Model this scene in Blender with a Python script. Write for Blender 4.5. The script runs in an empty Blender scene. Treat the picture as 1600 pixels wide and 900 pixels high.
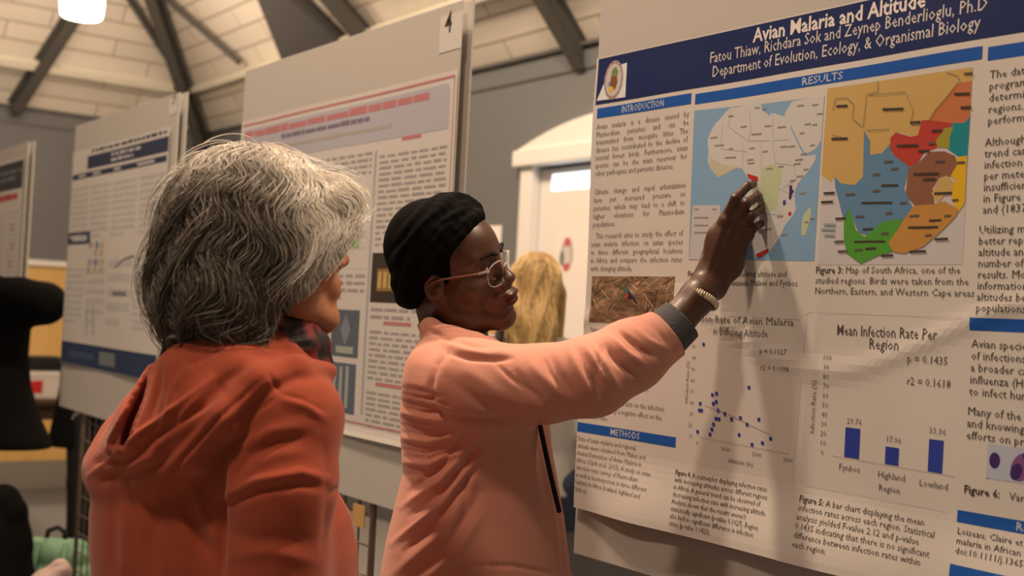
import bpy, bmesh, math, random
import numpy as np
from mathutils import Vector, Matrix
from mathutils.geometry import tessellate_polygon
random.seed(7); np.random.seed(7)
scene = bpy.context.scene
COL = scene.collection
PI = math.pi

# ------------------------------------------------------------------ camera
YAW, PITCH, ROLL, FPX = 0.6389, 0.0242, 0.0511, 1853.87
CAM = np.array([0.0, 0.0, 1.5])
FW = np.array([math.sin(YAW)*math.cos(PITCH), math.cos(YAW)*math.cos(PITCH), math.sin(PITCH)])
R0 = np.array([math.cos(YAW), -math.sin(YAW), 0.0]); U0 = np.cross(R0, FW)
RT = math.cos(ROLL)*R0 + math.sin(ROLL)*U0
UP = -math.sin(ROLL)*R0 + math.cos(ROLL)*U0
cd = bpy.data.cameras.new('camera'); cam = bpy.data.objects.new('camera', cd); COL.objects.link(cam)
cd.sensor_fit = 'HORIZONTAL'; cd.sensor_width = 36.0; cd.lens = 36.0*FPX/1600.0
cd.clip_start = 0.05; cd.clip_end = 100
cam.matrix_world = Matrix(((RT[0], UP[0], -FW[0], CAM[0]), (RT[1], UP[1], -FW[1], CAM[1]), (RT[2], UP[2], -FW[2], CAM[2]), (0, 0, 0, 1)))
cd.dof.use_dof = True; cd.dof.focus_distance = 1.95; cd.dof.aperture_fstop = 4.0
scene.camera = cam

# ------------------------------------------------------------------ world, lamps, exposure
WARM = (1.0, 0.72, 0.50)
w = bpy.data.worlds.new('hall'); scene.world = w; w.use_nodes = True
bg = w.node_tree.nodes['Background']; bg.inputs[0].default_value = (1.0, 0.74, 0.54, 1); bg.inputs[1].default_value = 0.10
def lamp_light(name, loc, power, size=0.3, col=WARM, target=None, spread=None):
    l = bpy.data.lights.new(name, 'AREA'); l.shape = 'DISK'; l.size = size; l.energy = power; l.color = col
    if spread: l.spread = spread
    o = bpy.data.objects.new(name, l); COL.objects.link(o); o.location = loc
    if target is not None:
        o.rotation_euler = (Vector(target)-Vector(loc)).to_track_quat('-Z', 'Y').to_euler()
    return o
lamp_light('hall_lamp_light', (0.55, 2.95, 5.7), 262, 0.34, target=(1.1, 1.7, 1.3))
lamp_light('hall_lamp_light', (-1.4, 0.9, 5.7), 105, 0.40, target=(0.9, 1.5, 1.2))
lamp_light('hall_lamp_light', (0.4, 5.8, 5.7), 62, 0.40, target=(1.5, 4.4, 1.2))
lamp_light('hall_lamp_light', (2.35, 0.6, 4.7), 120, 0.30, target=(0.8, 1.5, 1.5))
lamp_light('hall_lamp_light', (2.4, 4.9, 4.2), 46, 0.35, target=(3.4, 4.8, 1.0))
def ceiling_fill(loc, power, r=0.16):
    l = bpy.data.lights.new('ceiling_fill_light', 'POINT'); l.energy = power; l.color = WARM; l.shadow_soft_size = r
    o = bpy.data.objects.new('ceiling_fill_light', l); COL.objects.link(o); o.location = loc
ceiling_fill((2.5, 8.72, 3.3), 70); ceiling_fill((2.9, 6.0, 3.9), 24); ceiling_fill((2.2, 8.2, 4.2), 58)  # added ceiling fill: the first sits below the pendant, the others at no lamp
scene.view_settings.view_transform = 'Standard'
scene.view_settings.look = 'None'
scene.view_settings.gamma = 1.0
scene.view_settings.use_curve_mapping = False
scene.view_settings.exposure = 0.0

# ------------------------------------------------------------------ helpers
def ray(px, py): return FW + (px-800)/FPX*RT - (py-450)/FPX*UP
def on_x(px, py, X): d = ray(px, py); return CAM + d*(X/d[0])
def at_z(px, py, Z): return CAM + ray(px, py)*Z
def project(P):
    d = np.asarray(P) - CAM; z = d@FW
    return 800+FPX*(d@RT)/z, 450-FPX*(d@UP)/z, z
def lin(c): c = c/255.0; return c/12.92 if c <= 0.04045 else ((c+0.055)/1.055)**2.4
PAPER_REF = (176, 153, 131)
def A(r, g, b, ref=PAPER_REF, k=0.55):
    """albedo of a surface seen as sRGB (r,g,b) under the light that shows white paper as ref"""
    return tuple(min(0.95, max(0.004, lin(x)/lin(y)*k)) for x, y in zip((r, g, b), ref))
MATS = {}
def mat(name, col, rough=0.7, bump=0.0, scale=40.0, vary=0.0, metal=0.0, spec=0.15, detail=4.0, stretch=None, sheen=0.0, emit=0.0, alpha=None, trans=0.0, ior=1.45, sss=0.0):
    if name in MATS: return MATS[name]
    m = bpy.data.materials.new(name); m.use_nodes = True; nt = m.node_tree; N = nt.nodes; L = nt.links
    b = N['Principled BSDF']; b.inputs['Base Color'].default_value = (*col, 1); b.inputs['Roughness'].default_value = rough
    b.inputs['Metallic'].default_value = metal; b.inputs['Specular IOR Level'].default_value = spec
    if sheen: b.inputs['Sheen Weight'].default_value = sheen
    if trans: b.inputs['Transmission Weight'].default_value = trans; b.inputs['IOR'].default_value = ior
    if sss: b.inputs['Subsurface Weight'].default_value = sss; b.inputs['Subsurface Radius'].default_value = (0.012, 0.005, 0.003); b.inputs['Subsurface Scale'].default_value = 0.5
    if emit: b.inputs['Emission Color'].default_value = (*col, 1); b.inputs['Emission Strength'].default_value = emit
    if bump or vary:
        tc = N.new('ShaderNodeTexCoord'); mp = N.new('ShaderNodeMapping'); L.new(tc.outputs['Object'], mp.inputs[0])
        if stretch: mp.inputs['Scale'].default_value = stretch
        nz = N.new('ShaderNodeTexNoise'); nz.inputs['Scale'].default_value = scale; nz.inputs['Detail'].default_value = detail
        L.new(mp.outputs[0], nz.inputs['Vector'])
        if bump:
            bp = N.new('ShaderNodeBump'); bp.inputs['Strength'].default_value = min(1, bump); bp.inputs['Distance'].default_value = 0.004
            L.new(nz.outputs['Fac'], bp.inputs['Height']); L.new(bp.outputs[0], b.inputs['Normal'])
        if vary:
            mx = N.new('ShaderNodeMix'); mx.data_type = 'RGBA'
            mx.inputs[6].default_value = (*[c*(1-vary) for c in col], 1); mx.inputs[7].default_value = (*[min(1, c*(1+vary)) for c in col], 1)
            L.new(nz.outputs['Fac'], mx.inputs[0]); L.new(mx.outputs[2], b.inputs['Base Color'])
    MATS[name] = m; return m
def abs_loc(o):
    v = Vector((0, 0, 0))
    while o is not None: v += o.location; o = o.parent
    return v
def tag(o, label, cat, group=None, kind=None):
    if label: o['label'] = label
    if cat: o['category'] = cat
    if group: o['group'] = group
    if kind: o['kind'] = kind
    return o
def empty(name, loc, label, cat, group=None, parent=None):
    o = bpy.data.objects.new(name, None); COL.objects.link(o); o.location = loc; o.empty_display_size = 0.05
    return tag(o, label, cat, group)
def link_mesh(name, V, F, mats, parent=None, mi=None, smooth=False, origin=None):
    off = np.array(abs_loc(parent)) if parent is not None else np.zeros(3)
    o_loc = np.zeros(3)
    if parent is None and origin is not None: o_loc = np.array(origin, float)
    V = np.asarray(V, float) - off - o_loc
    me = bpy.data.meshes.new(name); me.from_pydata(V.tolist(), [], F if isinstance(F, list) else F.tolist())
    if not isinstance(mats, (list, tuple)): mats = [mats]
    for m in mats: me.materials.append(m)
    if mi is not None: me.polygons.foreach_set('material_index', np.asarray(mi, np.int32))
    if smooth: me.polygons.foreach_set('use_smooth', np.ones(len(me.polygons), bool))
    me.update()
    o = bpy.data.objects.new(name, me); COL.objects.link(o); o.location = o_loc
    if parent is not None: o.parent = parent
    return o
class MB:
    def __init__(s): s.v = []; s.f = []; s.m = []
    def add(s, V, F, m=0):
        n = len(s.v); s.v += [tuple(map(float, q)) for q in V]; s.f += [tuple(int(i)+n for i in f) for f in F]; s.m += [m]*len(F); return s
    def box(s, x0, x1, y0, y1, z0, z1, m=0, bev=0.0):
        bm = bmesh.new(); bmesh.ops.create_cube(bm, size=1)
        for v in bm.verts: v.co = Vector(((x0+x1)/2+v.co.x*(x1-x0), (y0+y1)/2+v.co.y*(y1-y0), (z0+z1)/2+v.co.z*(z1-z0)))
        if bev: bmesh.ops.bevel(bm, geom=bm.edges[:], offset=bev, segments=2, affect='EDGES', profile=0.5)
        return s.bm(bm, m)
    def bm(s, bm, m=0):
        bm.verts.index_update(); s.add([v.co for v in bm.verts], [[v.index for v in f.verts] for f in bm.faces], m); bm.free(); return s
    def tube(s, pts, r, n=8, m=0, cap=True):
        P = [np.array(p, float) for p in pts]; rs = r if isinstance(r, (list, tuple, np.ndarray)) else [r]*len(P)
        V = []; F = []; ref = None
        for i, p in enumerate(P):
            t = P[min(i+1, len(P)-1)]-P[max(i-1, 0)]; t /= np.linalg.norm(t)+1e-12
            if ref is None: ref = np.array([0, 0, 1.0]) if abs(t[2]) < 0.9 else np.array([1.0, 0, 0])
            a = np.cross(t, ref); a /= np.linalg.norm(a)+1e-12; b = np.cross(t, a); ref = np.cross(a, t)
            for k in range(n):
                an = 2*PI*k/n; V.append(p+rs[i]*(math.cos(an)*a+math.sin(an)*b))
        for i in range(len(P)-1):
            for k in range(n): F.append((i*n+k, i*n+(k+1) % n, (i+1)*n+(k+1) % n, (i+1)*n+k))
        if cap: F.append(tuple(range(n))[::-1]); F.append(tuple((len(P)-1)*n+k for k in range(n)))
        return s.add(V, F, m)
    def lathe(s, prof, c, n=32, m=0):
        V = []; F = []
        for (r, z) in prof:
            for k in range(n): V.append((c[0]+r*math.cos(2*PI*k/n), c[1]+r*math.sin(2*PI*k/n), c[2]+z))
        for i in range(len(prof)-1):
            for k in range(n): F.append((i*n+k, i*n+(k+1) % n, (i+1)*n+(k+1) % n, (i+1)*n+k))
        return s.add(V, F, m)
    def beam(s, a, b, w, h, up=(0, 0, 1), m=0):
        a = np.array(a, float); b = np.array(b, float); t = (b-a)/np.linalg.norm(b-a); up = np.array(up, float)
        x = np.cross(t, up); x /= np.linalg.norm(x); y = np.cross(x, t)
        V = [p+sx*w/2*x+sy*h/2*y for p in (a, b) for sx, sy in ((-1, -1), (1, -1), (1, 1), (-1, 1))]
        return s.add(V, [(0, 1, 2, 3), (7, 6, 5, 4), (0, 4, 5, 1), (1, 5, 6, 2), (2, 6, 7, 3), (3, 7, 4, 0)], m)
    def build(s, name, mats, parent=None, smooth=False, origin=None): return link_mesh(name, s.v, s.f, mats, parent, s.m, smooth, origin)
def structure(o): o['kind'] = 'structure'; return o
# ------------------------------------------------------------------ the room
XW, YW, ZT, SL = 4.45, 11.06, 3.14, 1.2          # wall planes, wall height, roof slope
M_wall = mat('grey_wall_paint', (0.165, 0.176, 0.185), 0.8, 0.1, 30, 0.05)
M_cornice = mat('dark_cornice', (0.12, 0.12, 0.12), 0.7)
M_white = mat('white_trim_paint', (0.80, 0.80, 0.77), 0.5)
M_steel = mat('dark_painted_steel', (0.085, 0.085, 0.08), 0.55, 0.05, 20)
M_cream = mat('cream_painted_wood', (0.78, 0.76, 0.66), 0.6)
def wood_mat(name, c1, c2, axis):
    m = bpy.data.materials.new(name); m.use_nodes = True; N = m.node_tree.nodes; L = m.node_tree.links; b = N['Principled BSDF']
    tc = N.new('ShaderNodeTexCoord'); mp = N.new('ShaderNodeMapping'); mp.inputs['Scale'].default_value = axis; L.new(tc.outputs['Object'], mp.inputs[0])
    nz = N.new('ShaderNodeTexNoise'); nz.inputs['Scale'].default_value = 4; nz.inputs['Detail'].default_value = 6; L.new(mp.outputs[0], nz.inputs['Vector'])
    r = N.new('ShaderNodeValToRGB'); r.color_ramp.elements[0].color = (*c1, 1); r.color_ramp.elements[1].color = (*c2, 1); r.color_ramp.elements[0].position = 0.3; r.color_ramp.elements[1].position = 0.7
    L.new(nz.outputs['Fac'], r.inputs[0]); L.new(r.outputs[0], b.inputs['Base Color']); b.inputs['Roughness'].default_value = 0.4
    return m
M_dado = wood_mat('honey_wood_panelling', (0.62, 0.40, 0.13), (0.80, 0.54, 0.20), (1, 1, 0.15))
# ceiling board pattern: rows of rectangular boards with dark joints, in object space
def board_mat(name, along, zrow=0.13, length=0.92):
    m = bpy.data.materials.new(name); m.use_nodes = True; N = m.node_tree.nodes; L = m.node_tree.links; b = N['Principled BSDF']
    b.inputs['Roughness'].default_value = 0.8
    tc = N.new('ShaderNodeTexCoord'); sp = N.new('ShaderNodeSeparateXYZ'); L.new(tc.outputs['Object'], sp.inputs[0])
    cb = N.new('ShaderNodeCombineXYZ'); L.new(sp.outputs[along], cb.inputs[0]); L.new(sp.outputs[2], cb.inputs[1])
    br = N.new('ShaderNodeTexBrick'); L.new(cb.outputs[0], br.inputs['Vector'])
    br.inputs['Color1'].default_value = (0.74, 0.70, 0.62, 1); br.inputs['Color2'].default_value = (0.64, 0.61, 0.54, 1); br.inputs['Mortar'].default_value = (0.38, 0.33, 0.27, 1)
    br.inputs['Scale'].default_value = 1.0; br.inputs['Mortar Size'].default_value = 0.007; br.inputs['Mortar Smooth'].default_value = 0.2
    br.inputs['Brick Width'].default_value = length; br.inputs['Row Height'].default_value = zrow; br.inputs['Bias'].default_value = -0.3
    br.offset = 0.37; br.squash = 1.0
    L.new(br.outputs['Color'], b.inputs['Base Color'])
    bp = N.new('ShaderNodeBump'); bp.inputs['Strength'].default_value = 0.6; bp.inputs['Distance'].default_value = 0.008; bp.invert = True
    L.new(br.outputs['Fac'], bp.inputs['Height']); L.new(bp.outputs[0], b.inputs['Normal'])
    return m
M_ceilR = board_mat('ceiling_boards_east', 1); M_ceilL = board_mat('ceiling_boards_north', 0)
M_carpet = mat('grey_carpet', (0.20, 0.205, 0.215), 0.95, 0.5, 260, 0.15)
YS, XS = -3.2, -4.0
structure(MB().box(XS, XW+0.15, YS, YW+0.15, -0.12, 0).build('floor', M_carpet))
# east wall (behind the boards) with the door opening, north wall at the far end
DY0, DY1, DZ = 4.20, 5.80, 2.43
m = MB()
m.box(XW, XW+0.15, DY1, YW+0.15, 0, ZT); m.box(XW, XW+0.15, YS, DY0, 0, ZT); m.box(XW, XW+0.15, DY0, DY1, DZ, ZT)
structure(m.build('wall_east', M_wall))
structure(MB().box(XS, XW, YW, YW+0.15, 0, ZT).build('wall_north', M_wall))
# cornice: a dark line at the wall head and a ledge line under it coloured as picture rail shadow
structure(MB().box(XW-0.035, XW, YS, YW, ZT-0.022, ZT+0.0).box(XW-0.012, XW, YS, YW, ZT-0.16, ZT-0.148).build('trim_1', M_cornice))
structure(MB().box(XS, XW-0.035, YW-0.035, YW, ZT-0.022, ZT).box(XS, XW-0.012, YW-0.012, YW, ZT-0.16, ZT-0.148).build('trim_2', M_cornice))
# honey wood dado with a white cap along the north wall
structure(MB().box(XS, XW-0.02, YW-0.03, YW, 0.0, 1.74).build('wall_panelling', M_dado))
structure(MB().box(XS, XW-0.02, YW-0.06, YW, 1.74, 1.79).build('trim_3', M_white))
structure(MB().box(XW-0.03, XW, DY1+0.14, YW-0.06, 0.0, 1.74).build('wall_panelling', M_dado))
structure(MB().box(XW-0.06, XW, DY1+0.14, YW-0.06, 1.74, 1.79).build('trim_4', M_white))
structure(MB().box(XW-0.045, XW-0.031, DY1+0.14, YW-0.06, 0, 0.16).build('baseboard_east', M_cornice))
# hipped ceiling: two faces meeting at the corner hip, closed by a flat top
TOP = 2.6                                            # plan run of a face
xr, yr, zr = XW-TOP, YW-TOP, ZT+SL*TOP
t = 0.06
structure(link_mesh('ceiling', [(XW, YS, ZT), (XW, YW, ZT), (xr, yr, zr), (xr, YS, zr), (XW+0.1, YS, ZT+t), (XW+0.1, YW+0.1, ZT+t), (xr, yr, zr+t*2), (xr, YS, zr+t*2)],
    [(0, 1, 2, 3), (7, 6, 5, 4), (0, 4, 5, 1), (3, 2, 6, 7)], M_ceilR))
structure(link_mesh('ceiling', [(XS, YW, ZT), (XW, YW, ZT), (xr, yr, zr), (XS, yr, zr), (XS, YW+0.1, ZT+t), (XW+0.1, YW+0.1, ZT+t), (xr, yr, zr+t*2), (XS, yr, zr+t*2)],
    [(3, 2, 1, 0), (4, 5, 6, 7), (0, 1, 5, 4), (7, 6, 2, 3)], M_ceilL))
structure(MB().box(XS, xr, YS, yr, zr, zr+0.1).build('ceiling', M_ceilL))
def Rp(y, z, o=0.0): return np.array([XW-(z-ZT)/SL-o*0.77, y, z-o*0.64])     # point on the east face, o metres below it
def Lp(x, z, o=0.0): return np.array([x, YW-(z-ZT)/SL-o*0.77, z-o*0.64])
TRIM = [4]
def steel(name, a, b, w, h, up, lab, mt=None, grp=None):
    mbm = MB()
    if mt is None:      # an I-section: web and two flanges
        A_, B_ = np.array(a, float), np.array(b, float); tt = (B_-A_)/np.linalg.norm(B_-A_); uu = np.array(up, float); uu -= tt*(uu@tt); uu /= np.linalg.norm(uu)
        mbm.beam(A_, B_, w*0.3, h, uu); mbm.beam(A_+uu*h/2, B_+uu*h/2, w, h*0.14, uu); mbm.beam(A_-uu*h/2, B_-uu*h/2, w, h*0.14, uu)
    else: mbm.beam(a, b, w, h, up)
    TRIM[0] += 1; return structure(mbm.build('trim_%d' % TRIM[0], mt or M_steel))       # roof framing: part of the room
nR, nL = (-0.77, 0, -0.64), (0, -0.77, -0.64)
nH = np.array([-0.55, -0.55, -0.63])
hip = lambda tt, o=0.0: np.array([XW-tt, YW-tt, ZT+SL*tt]) + nH*o
steel('hip_beam', hip(-0.02, 0.10)+np.array([0, 0, -0.12]), hip(2.5, 0.10), 0.10, 0.13, nH, 'dark steel hip beam running up from the far corner of the hall')
steel('rafter', Lp(2.62, 3.17, 0.09), Lp(3.25, 4.9, 0.09), 0.10, 0.14, nL, 'dark steel rafter on the far ceiling slope behind the glowing pendant lamp')
steel('rafter', Rp(5.40, 3.06, 0.06), Rp(5.52, 5.2, 0.12), 0.085, 0.13, nR, 'dark steel rafter reaching the grey wall just left of the front display board')
steel('rafter', Rp(7.38, 3.47, 0.10), Rp(8.1, 5.0, 0.10), 0.085, 0.12, nR, 'dark steel rafter cut off by the top edge of the board numbered 4')
steel('brace_rod', (4.0, 10.62, 3.50), (2.95, 9.94, 4.36), 0.045, 0.045, (0, 0, 1), 'thin dark brace rod left of the hip beam', M_steel)
steel('brace_rod', (4.03, 9.45, 3.53), (3.2, 10.5, 4.55), 0.045, 0.045, (0, 0, 1), 'thin dark brace rod right of the hip beam', M_steel)
steel('purlin', Lp(XS+0.1, 3.50, 0.06), Lp(4.10, 3.50, 0.06), 0.07, 0.09, nL, 'long cream purlin crossing the far ceiling slope', M_cream)
steel('purlin', Rp(10.72, 3.50, 0.06), Rp(YS+0.2, 3.50, 0.03), 0.05, 0.07, nR, 'long cream purlin along the ceiling slope above the grey wall', M_cream)
# dark triangular gable of a dormer standing out of the east slope
g0, g1, ap = Rp(8.72, 3.48, 0.10), Rp(7.74, 3.48, 0.10), Rp(8.26, 4.16, 0.16)
b0, b1, bp_ = Rp(8.72, 3.48, 0), Rp(7.74, 3.48, 0), Rp(8.26, 4.16, 0)
structure(link_mesh('ceiling_dormer', [g0, g1, ap, b0, b1, bp_], [(0, 1, 2), (5, 4, 3), (0, 3, 4, 1), (1, 4, 5, 2), (2, 5, 3, 0)], mat('dark_dormer_paint', (0.085, 0.085, 0.09), 0.8)))
# double door: casing with a low arched head, two leaves of glass covered with paper
d = structure(bpy.data.objects.new('door_1', None)); COL.objects.link(d); d.location = (XW, 5.0, 0)
fr = MB()
fr.box(XW-0.05, XW+0.15, DY1-0.02, DY1+0.10, 0, DZ+0.02, bev=0.008); fr.box(XW-0.05, XW+0.15, DY0-0.10, DY0+0.02, 0, DZ+0.02, bev=0.008)
fr.box(XW-0.09, XW+0.0, DY0-0.19, DY1+0.14, DZ, DZ+0.10, bev=0.008)
ym_, V, n = 5.0, [], 24
for k in range(n+1):
    q = -1+2*k/n; y = ym_+q*0.93; z = DZ+0.10+0.17*(1-q*q)
    V += [(XW-0.07, y, DZ+0.09), (XW-0.07, y, z), (XW, y, DZ+0.09), (XW, y, z)]
F = []
for k in range(n):
    a = 4*k; F += [(a, a+1, a+5, a+4), (a+2, a+6, a+7, a+3), (a+1, a+3, a+7, a+5)]
fr.add(V, F)
fr.build('door_frame', M_white, d)
M_sky = mat('daylight_outside_glass', (0.86, 0.93, 1.0), 0.3, emit=1.6)
M_doorwood = M_dado
M_paperdoor = mat('door_paper', (0.80, 0.77, 0.72), 0.8, 0.1, 15, 0.03)
for s, (ya, yb) in enumerate(((5.02, DY1-0.03), (DY0+0.03, 4.98))):
    leaf = MB(); x0, x1 = XW+0.02, XW+0.065
    leaf.box(x0, x1, yb-0.10, yb, 0.02, DZ-0.02); leaf.box(x0, x1, ya, ya+0.10, 0.02, DZ-0.02); leaf.box(x0, x1, ya+0.1, yb-0.1, 0.02, 0.2); leaf.box(x0, x1, ya+0.1, yb-0.1, DZ-0.05, DZ-0.02)
    lf = leaf.build('door_leaf', M_white, d)
    MB().box(x0+0.008, x1-0.008, ya+0.1, yb-0.1, 1.0, DZ-0.05).build('glass_pane', M_sky, lf)
    MB().box(x0+0.002, x1-0.004, ya+0.1, yb-0.1, 0.2, 1.0).build('lower_panel', M_doorwood, lf)
    MB().box(x0-0.004, x0+0.001, ya+0.02, yb-0.02, 0.05, 0.49).build('kick_plate', mat('brushed_steel', (0.30, 0.32, 0.34), 0.4, metal=0.6), lf)
    MB().box(x0-0.06, x0-0.02, ya+0.06, yb-0.06, 0.90, 0.965, bev=0.008).box(x0-0.04, x0, ya+0.07, ya+0.12, 0.915, 0.95).box(x0-0.04, x0, yb-0.12, yb-0.07, 0.915, 0.95).build('push_bar', mat('dark_blue_bar', (0.03, 0.05, 0.10), 0.4), lf)
    o = MB().box(x0-0.012, x0-0.009, ya+0.04, yb-0.085, 1.0, 2.275).build('door_paper', M_paperdoor)
    tag(o, 'white paper covering the glass of the %s' % ('door beyond the blonde hair' if s == 0 else 'door leaf hidden behind the front board'), 'paper')
    if s == 0:
        sh = MB().box(x0-0.017, x0-0.014, 5.16, 5.58, 1.02, 2.02).build('notice', mat('notice_paper', (0.82, 0.79, 0.76), 0.8)); tag(sh, 'white notice with a red and grey emblem taped to the door', 'notice')
        e = MB(); c = np.array([x0-0.0178, 5.465, 1.885])
        ell = lambda ry, rz, dy, dz, mi, n=24: e.add([(c[0]-0.0003*mi, c[1]-dy-ry*math.cos(2*PI*k/n), c[2]+dz+rz*math.sin(2*PI*k/n)) for k in range(n)], [tuple(range(n))], mi)
        ell(0.055, 0.10, 0, 0, 0); ell(0.04, 0.074, 0, 0, 1); ell(0.03, 0.028, 0.0, 0.075, 2); ell(0.03, 0.026, 0.0, -0.075, 2); ell(0.02, 0.045, -0.045, -0.02, 3)
        e.build('emblem', [mat('emblem_grey', (0.35, 0.33, 0.33), 0.8), mat('emblem_pale', (0.62, 0.58, 0.57), 0.8), mat('emblem_red', (0.55, 0.12, 0.14), 0.8), mat('emblem_dark', (0.16, 0.16, 0.17), 0.8)], sh)
o = MB().box(XW-0.006, XW-0.002, 6.13, 6.42, 1.62, 2.08).build('wall_notice', mat('notice_white', (0.86, 0.84, 0.80), 0.8))
tag(o, 'small white notice on the grey wall left of the door', 'notice')
MB().box(XW-0.0068, XW-0.0062, 6.20, 6.34, 1.92, 1.98).build('print', mat('faint_print', (0.6, 0.58, 0.55), 0.8), o)

# pendant lamp: bright white drum diffuser under a dark cap on a stem
M_glow = mat('lamp_diffuser', (1.0, 0.90, 0.74), 0.5, emit=9.0)
pl = empty('pendant_lamp', (2.50, 8.72, 3.44), 'glowing white pendant lamp hanging below the far ceiling slope', 'lamp')
c = (2.50, 8.72, 3.44)
MB().lathe([(0.0, 0.052), (0.09, 0.046), (0.128, 0.050), (0.142, 0.066), (0.150, 0.14), (0.146, 0.29)], c, 40).build('lamp_shade', M_glow, pl, True)
MB().lathe([(0.148, 0.285), (0.148, 0.305), (0.06, 0.38), (0.03, 0.42), (0.0, 0.42)], c, 32).build('lamp_cap', M_steel, pl, True)
MB().tube([(c[0], c[1], c[2]+0.38), (c[0], c[1], zr)], 0.008).build('stem', M_steel, pl)
# ------------------------------------------------------------------ display stands: two foam boards clipped to a wire grid panel
XB = 1.5239; BW = 1.22
Z4T, ZMT = 2.2338, 2.2601
Y_MAIN, Y_4, Y_3, Y_2 = 1.8032, 3.5232, 5.3021, 7.2856        # far (left) edge of each board
M_foam = mat('white_foam_board', (0.50, 0.49, 0.468), 0.75, 0.03, 8, 0.02)
M_wire = mat('bronze_brown_wire', (0.17, 0.13, 0.10), 0.45, metal=0.5)
M_clip = mat('chrome_clip', (0.75, 0.74, 0.72), 0.25, metal=1.0)
M_tag = mat('tan_tape', (0.55, 0.35, 0.14), 0.7)
M_paper = mat('poster_paper', (0.62, 0.61, 0.595), 0.6, 0.05, 14, 0.015)
M_black = mat('black_ink', (0.055, 0.045, 0.04), 0.7)
M_grey = mat('grey_ink', (0.20, 0.17, 0.155), 0.7)
M_pale = mat('pale_grey_ink', (0.42, 0.38, 0.36), 0.7)
M_faint = mat('faint_ink', (0.58, 0.55, 0.52), 0.7)
M_inkwhite = mat('white_print', (0.74, 0.72, 0.70), 0.7)
def board(yl, zt, side, lab, front):
    x0, x1 = (XB, XB+0.005) if front else (XB+0.024, XB+0.029)
    b = MB().box(x0, x1, yl-BW, yl, zt-BW, zt, bev=0.001)
    return tag(b.build('display_board', M_foam, origin=(XB, yl-BW/2, zt-BW)), lab, 'display board', 'display boards in a row')
def grid_panel(yl, zt, lab):
    yc = yl-BW/2; ya, yb = yc-0.305, yc+0.305; x = XB+0.0145; top = zt-0.25
    root = empty('grid_panel', (x, yc, 0), lab, 'grid panel', 'grid panels holding the display boards')
    f = MB()
    for y in (ya, yb): f.tube([(x, y, 0.02), (x, y, top)], 0.009, 10)
    f.tube([(x, ya, top), (x, yb, top)], 0.008); f.tube([(x, ya, 0.06), (x, yb, 0.06)], 0.008)
    f.build('frame', M_wire, root, True)
    wv = MB(); wh = MB()
    for k in range(1, 8): wv.tube([(x+0.003, ya+0.61*k/8, 0.06), (x+0.003, ya+0.61*k/8, top)], 0.003, 6)
    z = 0.14
    while z < top: wh.tube([(x-0.003, ya, z), (x-0.003, yb, z)], 0.003, 6); z += 0.0762
    wv.add(wh.v, wh.f); wv.build('wire_mesh', M_wire, root, True)
    for y in (ya, yb):
        MB().tube([(x-0.16, y, 0.012), (x+0.16, y, 0.012)], 0.011, 8).build('foot', M_wire, root, True)
    return root
which = ((Y_MAIN, ZMT, 'the large front board with the blue-headed poster and maps'), (Y_4, Z4T, 'the board numbered 4'),
         (Y_3, Z4T, 'the board between the one numbered 4 and the left picture edge'), (Y_2, Z4T, 'the leftmost board cut by the picture edge'))
LAB_F = ['large white foam board nearest the camera, carrying the poster with maps of Africa', 'white foam board with the number 4 on its top right corner',
         'white foam board behind the grey-haired woman, its poster with dark blue bands', 'leftmost white foam board, cut off by the edge of the picture']
LAB_B = ['back board of the front stand, hidden behind the poster with maps', 'back board seen as a pale strip along the right edge of the board numbered 4',
         'back board seen as a pale strip right of the dark blue banded poster', 'back board seen as a pale strip right of the leftmost board']
LAB_G = ['wire grid panel behind the front board with the maps', 'wire grid panel showing below the board numbered 4 between the two women',
         'wire grid panel showing below the dark blue banded poster, left of the red sweater', 'wire grid panel behind the leftmost board']
for (yl, zt, s), lf, lb, lg in zip(which, LAB_F, LAB_B, LAB_G):
    board(yl, zt, s, lf, True); board(yl-0.012, zt+0.004, s, lb, False); grid_panel(yl+(0.30 if yl == Y_2 else 0), zt, lg)
# small binder clips along the lower edges, tan tape at the top of a grid post
def clip(y, z, lab):
    c = MB().box(XB-0.004, XB+0.012, y-0.014, y+0.014, z-0.012, z+0.012, bev=0.003).tube([(XB-0.002, y-0.008, z-0.010), (XB-0.008, y-0.006, z-0.03), (XB-0.008, y+0.006, z-0.03), (XB-0.002, y+0.008, z-0.010)], 0.0015, 6)
    tag(c.build('binder_clip', M_clip, smooth=False), lab, 'clip')
clip(2.79, 1.008, 'small shiny clip on the lower edge of the board numbered 4')
clip(5.075, 1.008, 'small shiny clip under the lower edge of the dark blue banded board')
tp = MB().box(XB+0.001, XB+0.004, 2.63, 2.69, 0.945, 1.0).build('tape_piece', M_tag); tag(tp, 'tan piece of tape below the lower edge of the board numbered 4', 'tape')

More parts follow.
